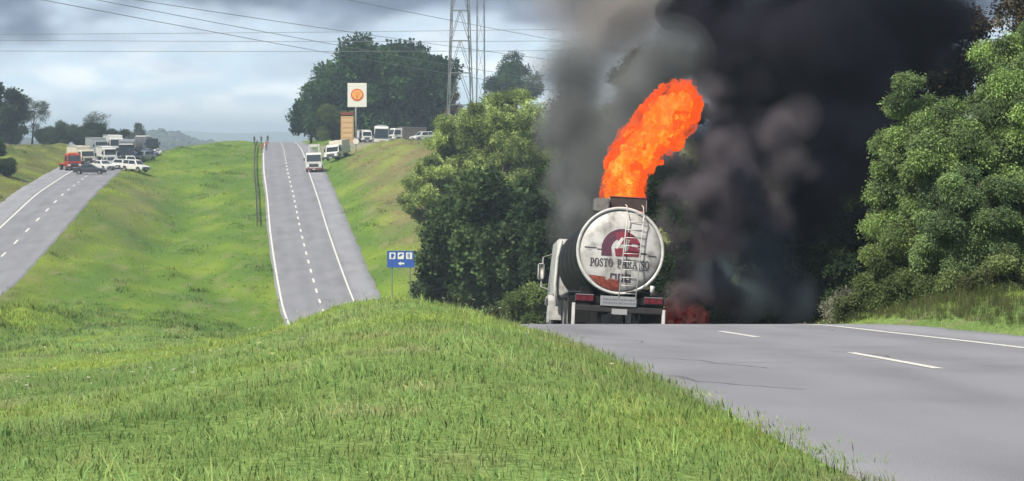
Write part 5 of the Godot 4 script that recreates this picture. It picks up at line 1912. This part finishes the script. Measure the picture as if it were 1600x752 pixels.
func make_fire() -> void:
	var d := 71.0
	var hatch := Vector3(3.071, EYE + -1.704, -d)
	var t := thing("flame", "tall orange flame leaning right from the tanker's top hatch", "fire", hatch)
	var path := []
	for q in [[-0.053, 0.000, 0.25], [-0.053, 0.284, 0.26], [-0.018, 0.710, 0.27], [0.213, 1.207, 0.31], [0.497, 1.633, 0.33], [0.852, 2.023, 0.36], [1.189, 2.379, 0.36], [1.456, 2.663, 0.27]]:
		path.append([Vector3(q[0], q[1], 0.12 * sin(q[1] * 2.8)), q[2]])
	var hot := glow([[0.0, Color(0.99, 0.36, 0.08)], [0.38, Color(1.0, 0.44, 0.10)], [0.58, Color(1.0, 0.52, 0.13)], [0.76, Color(1.0, 0.63, 0.20)], [1.0, Color(1.0, 0.80, 0.36)]], 0.74, 0.0075, 0.7, 41)
	var outer := glow([[0.0, Color(0.93, 0.27, 0.09)], [0.5, Color(0.99, 0.34, 0.10)], [0.8, Color(1.0, 0.40, 0.12)], [1.0, Color(1.0, 0.48, 0.17)]], 0.62, 0.0075, 0.7, 43)
	var core := put_mesh("flame_core", flame_mesh(path, 0.05, 0.68, 51), hot, t)
	var edge := []
	for p in path:
		edge.append([p[0] + Vector3(0.20, 0.05, -0.3), p[1] * 0.85])
	edge.append([path[7][0] + Vector3(0.2, 0.3, -0.3), 0.2])
	put_mesh("flame_edge", flame_mesh(edge, 0.055, 0.75, 52), outer, t)
	var halo := outer.duplicate()
	halo.transparency = BaseMaterial3D.TRANSPARENCY_ALPHA
	halo.albedo_color = Color(0.02, 0.01, 0.01, 0.26)
	var veil := []
	for p in path:
		veil.append([p[0] + Vector3(0.05, 0.05, 0), p[1] * 1.04])
	veil.append([path[7][0] + Vector3(0.12, 0.22, 0), 0.24])
	put_mesh("flame_veil", flame_mesh(veil, 0.05, 1.05, 53), halo, t)
	var tips := [[0.728, 2.591, 0.16], [0.444, 2.343, 0.12], [1.651, 2.876, 0.18], [1.864, 2.485, 0.2], [1.793, 2.130, 0.16], [1.473, 1.704, 0.13], [0.870, 2.733, 0.1], [-0.444, 0.674, 0.1], [-0.319, 1.136, 0.11], [-0.053, 1.633, 0.12], [1.260, 1.385, 0.1], [0.870, 0.994, 0.1]]
	for k in tips.size():
		var q = tips[k]
		var c: Vector3 = Vector3(q[0], q[1], -0.1)
		put_mesh("flame_tongue", flame_mesh([[c, q[2]], [c + Vector3(0.16, 0.24, 0), q[2] * 0.5], [c + Vector3(0.24, 0.46, 0), q[2] * 0.12]], 0.045, 0.4, 60 + k), halo if k % 3 == 1 else outer, t)
	var l := OmniLight3D.new()
	l.name = "flame_light"
	l.light_color = Color(1.0, 0.5, 0.18)
	l.light_energy = 0.8
	l.light_size = 0.5
	l.omni_range = 60.0
	l.omni_attenuation = 2.0
	l.shadow_enabled = true
	l.position = hatch + Vector3(0.7, 1.6, 1.6)
	add_child(l)
	# low fire on the road at the truck's right front
	var low := Vector3(5.240, EYE + look(tab.hr, 80.0), -80.0)
	t = thing("ground_fire", "dull red fire burning on the road at the tanker's right side", "fire", low)
	var dull := glow([[0.0, Color(0.10, 0.01, 0.015)], [0.45, Color(0.30, 0.03, 0.04)], [0.8, Color(0.58, 0.07, 0.07)], [1.0, Color(0.80, 0.16, 0.09)]], 0.17, 0.006, 0.6, 45)
	put_mesh("flame_core", flame_mesh([[Vector3(-0.25, 0.3, 0), 0.3], [Vector3(-0.15, 0.9, 0), 0.3], [Vector3(0.05, 1.5, 0), 0.18]], 0.06, 0.8, 81), dull, t)
	put_mesh("flame_tongue", flame_mesh([[Vector3(0.45, 0.3, 0.2), 0.3], [Vector3(0.5, 1.0, 0.2), 0.25]], 0.06, 0.55, 82), dull, t)
	l = OmniLight3D.new()
	l.name = "ground_fire_light"
	l.light_color = Color(1.0, 0.25, 0.12)
	l.light_energy = 0.5
	l.light_size = 0.4
	l.omni_range = 40.0
	l.omni_attenuation = 2.0
	l.shadow_enabled = true
	l.position = low + Vector3(0.2, 1.2, 0.9)
	add_child(l)
	make_smoke()

func smoke(label: String, rows: Array, albedo: Color, density: float, each: float, seed_: int, spread := 0.75, soft := false) -> void:
	var r := RandomNumberGenerator.new()
	r.seed = seed_
	var t := thing("smoke", label, "smoke", Vector3(rows[0][0], EYE + rows[0][1], -rows[0][2]))
	t.set_meta("kind", "stuff")
	var shells := [1.0, 0.8, 0.6, 0.4] if soft else [1.0, 0.62]
	var mats := []
	for k in 4:
		var m := FogMaterial.new()
		m.albedo = albedo * [0.8, 0.95, 1.1, 1.0][k]
		m.density = density * [1.2, 1.0, 0.8, 0.3][k] / shells.size()
		m.edge_fade = 0.2
		mats.append(m)
	var at0 := t.position
	for row in rows: # x, height over the eye, metres ahead, radius, puffs
		var n := int(row[4])
		var wisps := 0 if soft else int(n * 0.6)
		for i in n + wisps:
			var fringe := i >= n
			var dir := Vector3(r.randfn(), r.randfn(), r.randfn()).normalized()
			var c: Vector3 = Vector3(row[0], EYE + row[1], -row[2]) + dir * row[3] * spread * pow(r.randf(), 0.5) * (1.4 if fringe else 1.0) * Vector3(1, 1, 0.9)
			var s: float = row[3] * each * r.randf_range(0.5, 1.3) * (1.3 if fringe else 1.0)
			var shape := Vector3(s * r.randf_range(0.75, 1.4), s * r.randf_range(0.7, 1.1), s * r.randf_range(0.7, 1.1)) * 2.0
			var turn := Vector3(r.randf(), r.randf(), r.randf()) * TAU
			var m: FogMaterial = mats[3] if fringe else mats[r.randi() % 3]
			for q in shells:
				var f := FogVolume.new()
				f.shape = RenderingServer.FOG_VOLUME_SHAPE_ELLIPSOID
				f.size = shape * q
				f.material = m
				f.name = "smoke_puff"
				f.position = c - at0
				f.rotation = turn
				t.add_child(f, true)

func make_smoke() -> void:
	# thick dark column: out of the hatch and the engine, up and to the right
	smoke("thick charcoal smoke column climbing up and to the right from the tanker", [
		[5.700, -4.360, 80, 0.75, 12], [6.200, -3.260, 80, 1.0, 14], [6.683, -1.782, 81, 1.35, 18], [7.380, -0.061, 82, 1.7, 22],
		[8.400, 1.932, 84, 2.1, 24], [9.675, 3.913, 86, 2.4, 24], [6.640, 2.739, 83, 1.3, 20], [6.300, 4.242, 84, 1.3, 20], [6.800, 5.992, 85, 1.6, 16],
		[11.925, 6.345, 90, 3.0, 18], [14.400, 10.608, 96, 4.2, 14], [17.680, 17.732, 104, 6.0, 12]],
		Color(0.25, 0.245, 0.295), 2.0, 0.42, 101)
	smoke("black smoke bank spreading right among the dark trees", [
		[10.412, 1.530, 85, 1.9, 26], [11.970, 2.352, 84, 2.0, 26], [10.600, -0.560, 80, 1.5, 18], [13.440, 3.822, 84, 1.9, 22], [11.610, 4.343, 86, 1.8, 20], [8.700, 0.914, 87, 1.7, 20], [6.880, -0.172, 86, 1.1, 12], [9.315, -2.187, 81, 1.4, 10], [11.275, -2.624, 82, 1.0, 5], [9.922, -4.010, 81, 0.8, 4], [7.600, -4.360, 80, 0.9, 10], [9.000, -4.960, 80, 0.7, 9], [6.320, -4.602, 79, 0.6, 7], [11.310, 0.039, 78, 0.9, 8]],
		Color(0.15, 0.155, 0.21), 1.45, 0.48, 102)
	smoke("lighter grey billows rolling in front of the dark smoke column", [
		[6.229, -0.151, 75.5, 0.85, 13], [6.834, -1.020, 77, 0.95, 14], [7.556, -1.996, 77.5, 0.95, 12], [5.871, -1.694, 77, 0.85, 12], [8.196, 0.632, 79, 0.95, 10], [5.890, 1.368, 76, 0.7, 9], [8.591, -0.849, 79, 0.85, 9], [5.320, -2.812, 76, 0.7, 9], [6.630, -3.471, 78, 0.95, 10], [5.168, -4.560, 76, 0.62, 22], [4.719, -1.472, 75.5, 0.6, 15], [4.655, -2.337, 76, 0.5, 9], [4.620, -0.346, 77, 0.5, 8]],
		Color(0.56, 0.53, 0.56), 0.42, 0.62, 103, 0.8, true)
	smoke("thin grey smoke veil hanging left of the flame over the trees", [
		[1.890, 0.672, 84, 1.15, 9], [2.205, -1.218, 84, 1.1, 9], [3.839, 1.494, 83, 1.25, 10], [4.305, -0.369, 82, 1.0, 7], [2.152, -2.522, 82, 0.8, 7], [4.920, 2.296, 82, 1.1, 8], [2.125, 2.380, 85, 1.2, 8], [3.360, -0.168, 84, 1.2, 10]],
		Color(0.68, 0.70, 0.71), 0.60, 0.95, 104, 0.75, true)
	smoke("faint beige smoke drifting across the sky above the flame's left", [
		[3.225, 3.698, 86, 1.6, 8], [2.200, 5.104, 88, 1.7, 7], [4.515, 4.773, 86, 1.9, 8], [4.500, 8.370, 90, 3.0, 7]],
		Color(0.80, 0.77, 0.745), 0.15, 1.05, 105, 0.65, true)
	smoke("low blue-grey smoke drifting along the road right of the tanker", [
		[6.394, -4.418, 77.5, 0.8, 6], [7.362, -4.611, 77.5, 0.9, 7], [7.605, -3.666, 78, 0.9, 6], [8.580, -4.836, 78, 0.7, 5]],
		Color(0.50, 0.58, 0.62), 0.40, 0.9, 106, 0.75, true)

# ---------------------------------------------------------------- people
func person(label: String, x: float, d: float, yaw: float, stride: float, arm: float, shirt: Color, trousers: Color, hat: bool) -> void:
	var bones := [] # a, b, ra, rb, colour
	var skin := Color(0.22, 0.13, 0.085)
	var hip := 0.94
	var lean := 0.03
	for s in [-1.0, 1.0]:
		var f: float = stride * s
		var h := Vector3(s * 0.095, hip, 0)
		var knee := Vector3(s * 0.105, 0.5, f * 0.5 + 0.03)
		var foot := Vector3(s * 0.11, 0.09, f * 0.95 - 0.03)
		bones.append([h, knee, 0.095, 0.062, trousers])
		bones.append([knee, foot, 0.06, 0.045, trousers])
		bones.append([foot + Vector3(0, -0.04, -0.02), foot + Vector3(s * 0.02, -0.05, 0.17), 0.045, 0.036, Color(0.03, 0.025, 0.02)])
		var sh := Vector3(s * 0.19, 1.42, lean)
		var el := Vector3(s * 0.25, 1.14, lean - f * 0.35 - 0.02)
		var wr := el + Vector3(s * (0.0 if arm < 0.5 else -0.12), -0.22 if arm < 0.5 else 0.08, 0.08 - f * 0.3 if arm < 0.5 else 0.2)
		bones.append([sh, el, 0.058, 0.044, shirt])
		bones.append([el, wr, 0.042, 0.03, skin])
		var palm := wr + (wr - el).normalized() * 0.08
		bones.append([wr, palm, 0.03, 0.034, skin])
	bones.append([Vector3(0, hip, 0), Vector3(0, 1.15, 0.01), 0.135, 0.125, trousers])
	bones.append([Vector3(0, 1.08, 0.01), Vector3(0, 1.36, lean), 0.13, 0.15, shirt])
	bones.append([Vector3(-0.13, 1.42, lean), Vector3(0.13, 1.42, lean), 0.075, 0.075, shirt])
	bones.append([Vector3(0, 1.42, lean), Vector3(0, 1.55, lean + 0.02), 0.055, 0.05, skin])
	bones.append([Vector3(0, 1.60, lean + 0.035), Vector3(0, 1.67, lean + 0.02), 0.083, 0.09, skin])
	bones.append([Vector3(0, 1.60, lean + 0.115), Vector3(0, 1.585, lean + 0.128), 0.018, 0.02, skin])
	bones.append([Vector3(0, 1.70, lean - 0.005), Vector3(0, 1.64, lean - 0.05), 0.085, 0.075, Color(0.015, 0.012, 0.01) if not hat else shirt * 0.5])
	var cell := 0.034
	var lo := Vector3(-0.42, -0.06, -0.55)
	var nx := 26
	var ny := 56
	var nz := 34
	var val := PackedFloat32Array()
	val.resize(nx * ny * nz)
	val.fill(1.0)
	for b in bones:
		var a: Vector3 = b[0]
		var ab: Vector3 = b[1] - a
		var r: float = maxf(b[2], b[3]) + 0.09
		var p0 := (a.min(b[1]) - Vector3.ONE * r - lo) / cell
		var p1 := (a.max(b[1]) + Vector3.ONE * r - lo) / cell
		for z in range(maxi(0, int(p0.z)), mini(nz, int(p1.z) + 1)):
			for y in range(maxi(0, int(p0.y)), mini(ny, int(p1.y) + 1)):
				for xx in range(maxi(0, int(p0.x)), mini(nx, int(p1.x) + 1)):
					var p := lo + Vector3(xx, y, z) * cell
					var t := clampf((p - a).dot(ab) / maxf(ab.length_squared(), 1e-6), 0.0, 1.0)
					var dist := p.distance_to(a + ab * t) - lerpf(b[2], b[3], t)
					var i := (z * ny + y) * nx + xx
					var v := val[i]
					var k := 0.035
					var q := maxf(k - absf(v - dist), 0.0) / k
					val[i] = minf(v, dist) - q * q * k * 0.25
	var st := SurfaceTool.new()
	st.begin(Mesh.PRIMITIVE_TRIANGLES)
	st.set_smooth_group(0)
	nets(st, val, nx, ny, nz, lo, cell)
	st.generate_normals()
	var arrays := st.commit_to_arrays()
	var vs: PackedVector3Array = arrays[Mesh.ARRAY_VERTEX]
	var cols := PackedColorArray()
	for v in vs:
		var best := 1e9
		var c := skin
		for b in bones:
			var a: Vector3 = b[0]
			var ab: Vector3 = b[1] - a
			var t := clampf((v - a).dot(ab) / maxf(ab.length_squared(), 1e-6), 0.0, 1.0)
			var dist := v.distance_to(a + ab * t) - lerpf(b[2], b[3], t)
			if dist < best:
				best = dist
				c = b[4]
		cols.append(c)
	arrays[Mesh.ARRAY_COLOR] = cols
	var am := ArrayMesh.new()
	am.add_surface_from_arrays(Mesh.PRIMITIVE_TRIANGLES, arrays)
	# fingers, thin and separate, joined to the palms as a second surface of the same body
	var fs := make_st(true)
	for s in [0, 1]:
		var palm_bone = bones[5 + s * 6]
		var tip: Vector3 = palm_bone[1]
		var dir: Vector3 = (palm_bone[1] - palm_bone[0]).normalized()
		for k in 5:
			var side := Vector3(0, 0, (k - 1.5) * 0.02)
			var len_ := [0.075, 0.085, 0.08, 0.06, 0.05][k] as float
			var from: Vector3 = tip + side if k < 4 else palm_bone[0].lerp(tip, 0.4) + Vector3(0, 0, 0.03)
			var bend := Vector3(0, -0.01, 0.012 if k < 4 else 0.03)
			tube(fs, [from, from + dir * len_ * 0.5 + bend * 0.4, from + dir * len_ + bend], [0.011, 0.009, 0.006], 5)
	fs.generate_normals()
	var fa := fs.commit_to_arrays()
	var fc := PackedColorArray()
	fc.resize(fa[Mesh.ARRAY_VERTEX].size())
	fc.fill(skin)
	fa[Mesh.ARRAY_COLOR] = fc
	am.add_surface_from_arrays(Mesh.PRIMITIVE_TRIANGLES, fa)
	if not M.has("body"):
		M.body = StandardMaterial3D.new()
		M.body.vertex_color_use_as_albedo = true
		M.body.roughness = 0.8
	var o := put_mesh("person", am, M.body)
	tag(o, label, "person", "people on the far hill")
	o.position = at_ground(x, d) + Vector3(0, 0.02, 0)
	o.rotation.y = yaw

func make_people() -> void:
	var navy := Color(0.022, 0.028, 0.04)
	person("person in dark clothes standing highest, on the crest at the road's left edge", -53.480, 560.0, 0.4, 0.05, 0.0, navy, navy * 0.8, false)
	person("person in dark clothes standing at the top end of the guardrail", -51.886, 515.0, 0.9, 0.06, 0.0, navy, Color(0.03, 0.03, 0.03), false)
	person("person in grey clothes between the two darkest figures on the crest", -51.940, 530.0, -0.5, 0.05, 1.0, Color(0.08, 0.09, 0.10), navy, false)
	person("person in a red top walking down the road's left edge, in front", -42.120, 432.0, 0.1, 0.17, 0.0, Color(0.30, 0.06, 0.045), Color(0.20, 0.14, 0.12), true)
	person("person in a dull orange top just behind the one in the red top", -42.816, 446.0, -0.2, 0.14, 1.0, Color(0.34, 0.14, 0.06), Color(0.16, 0.09, 0.08), false)
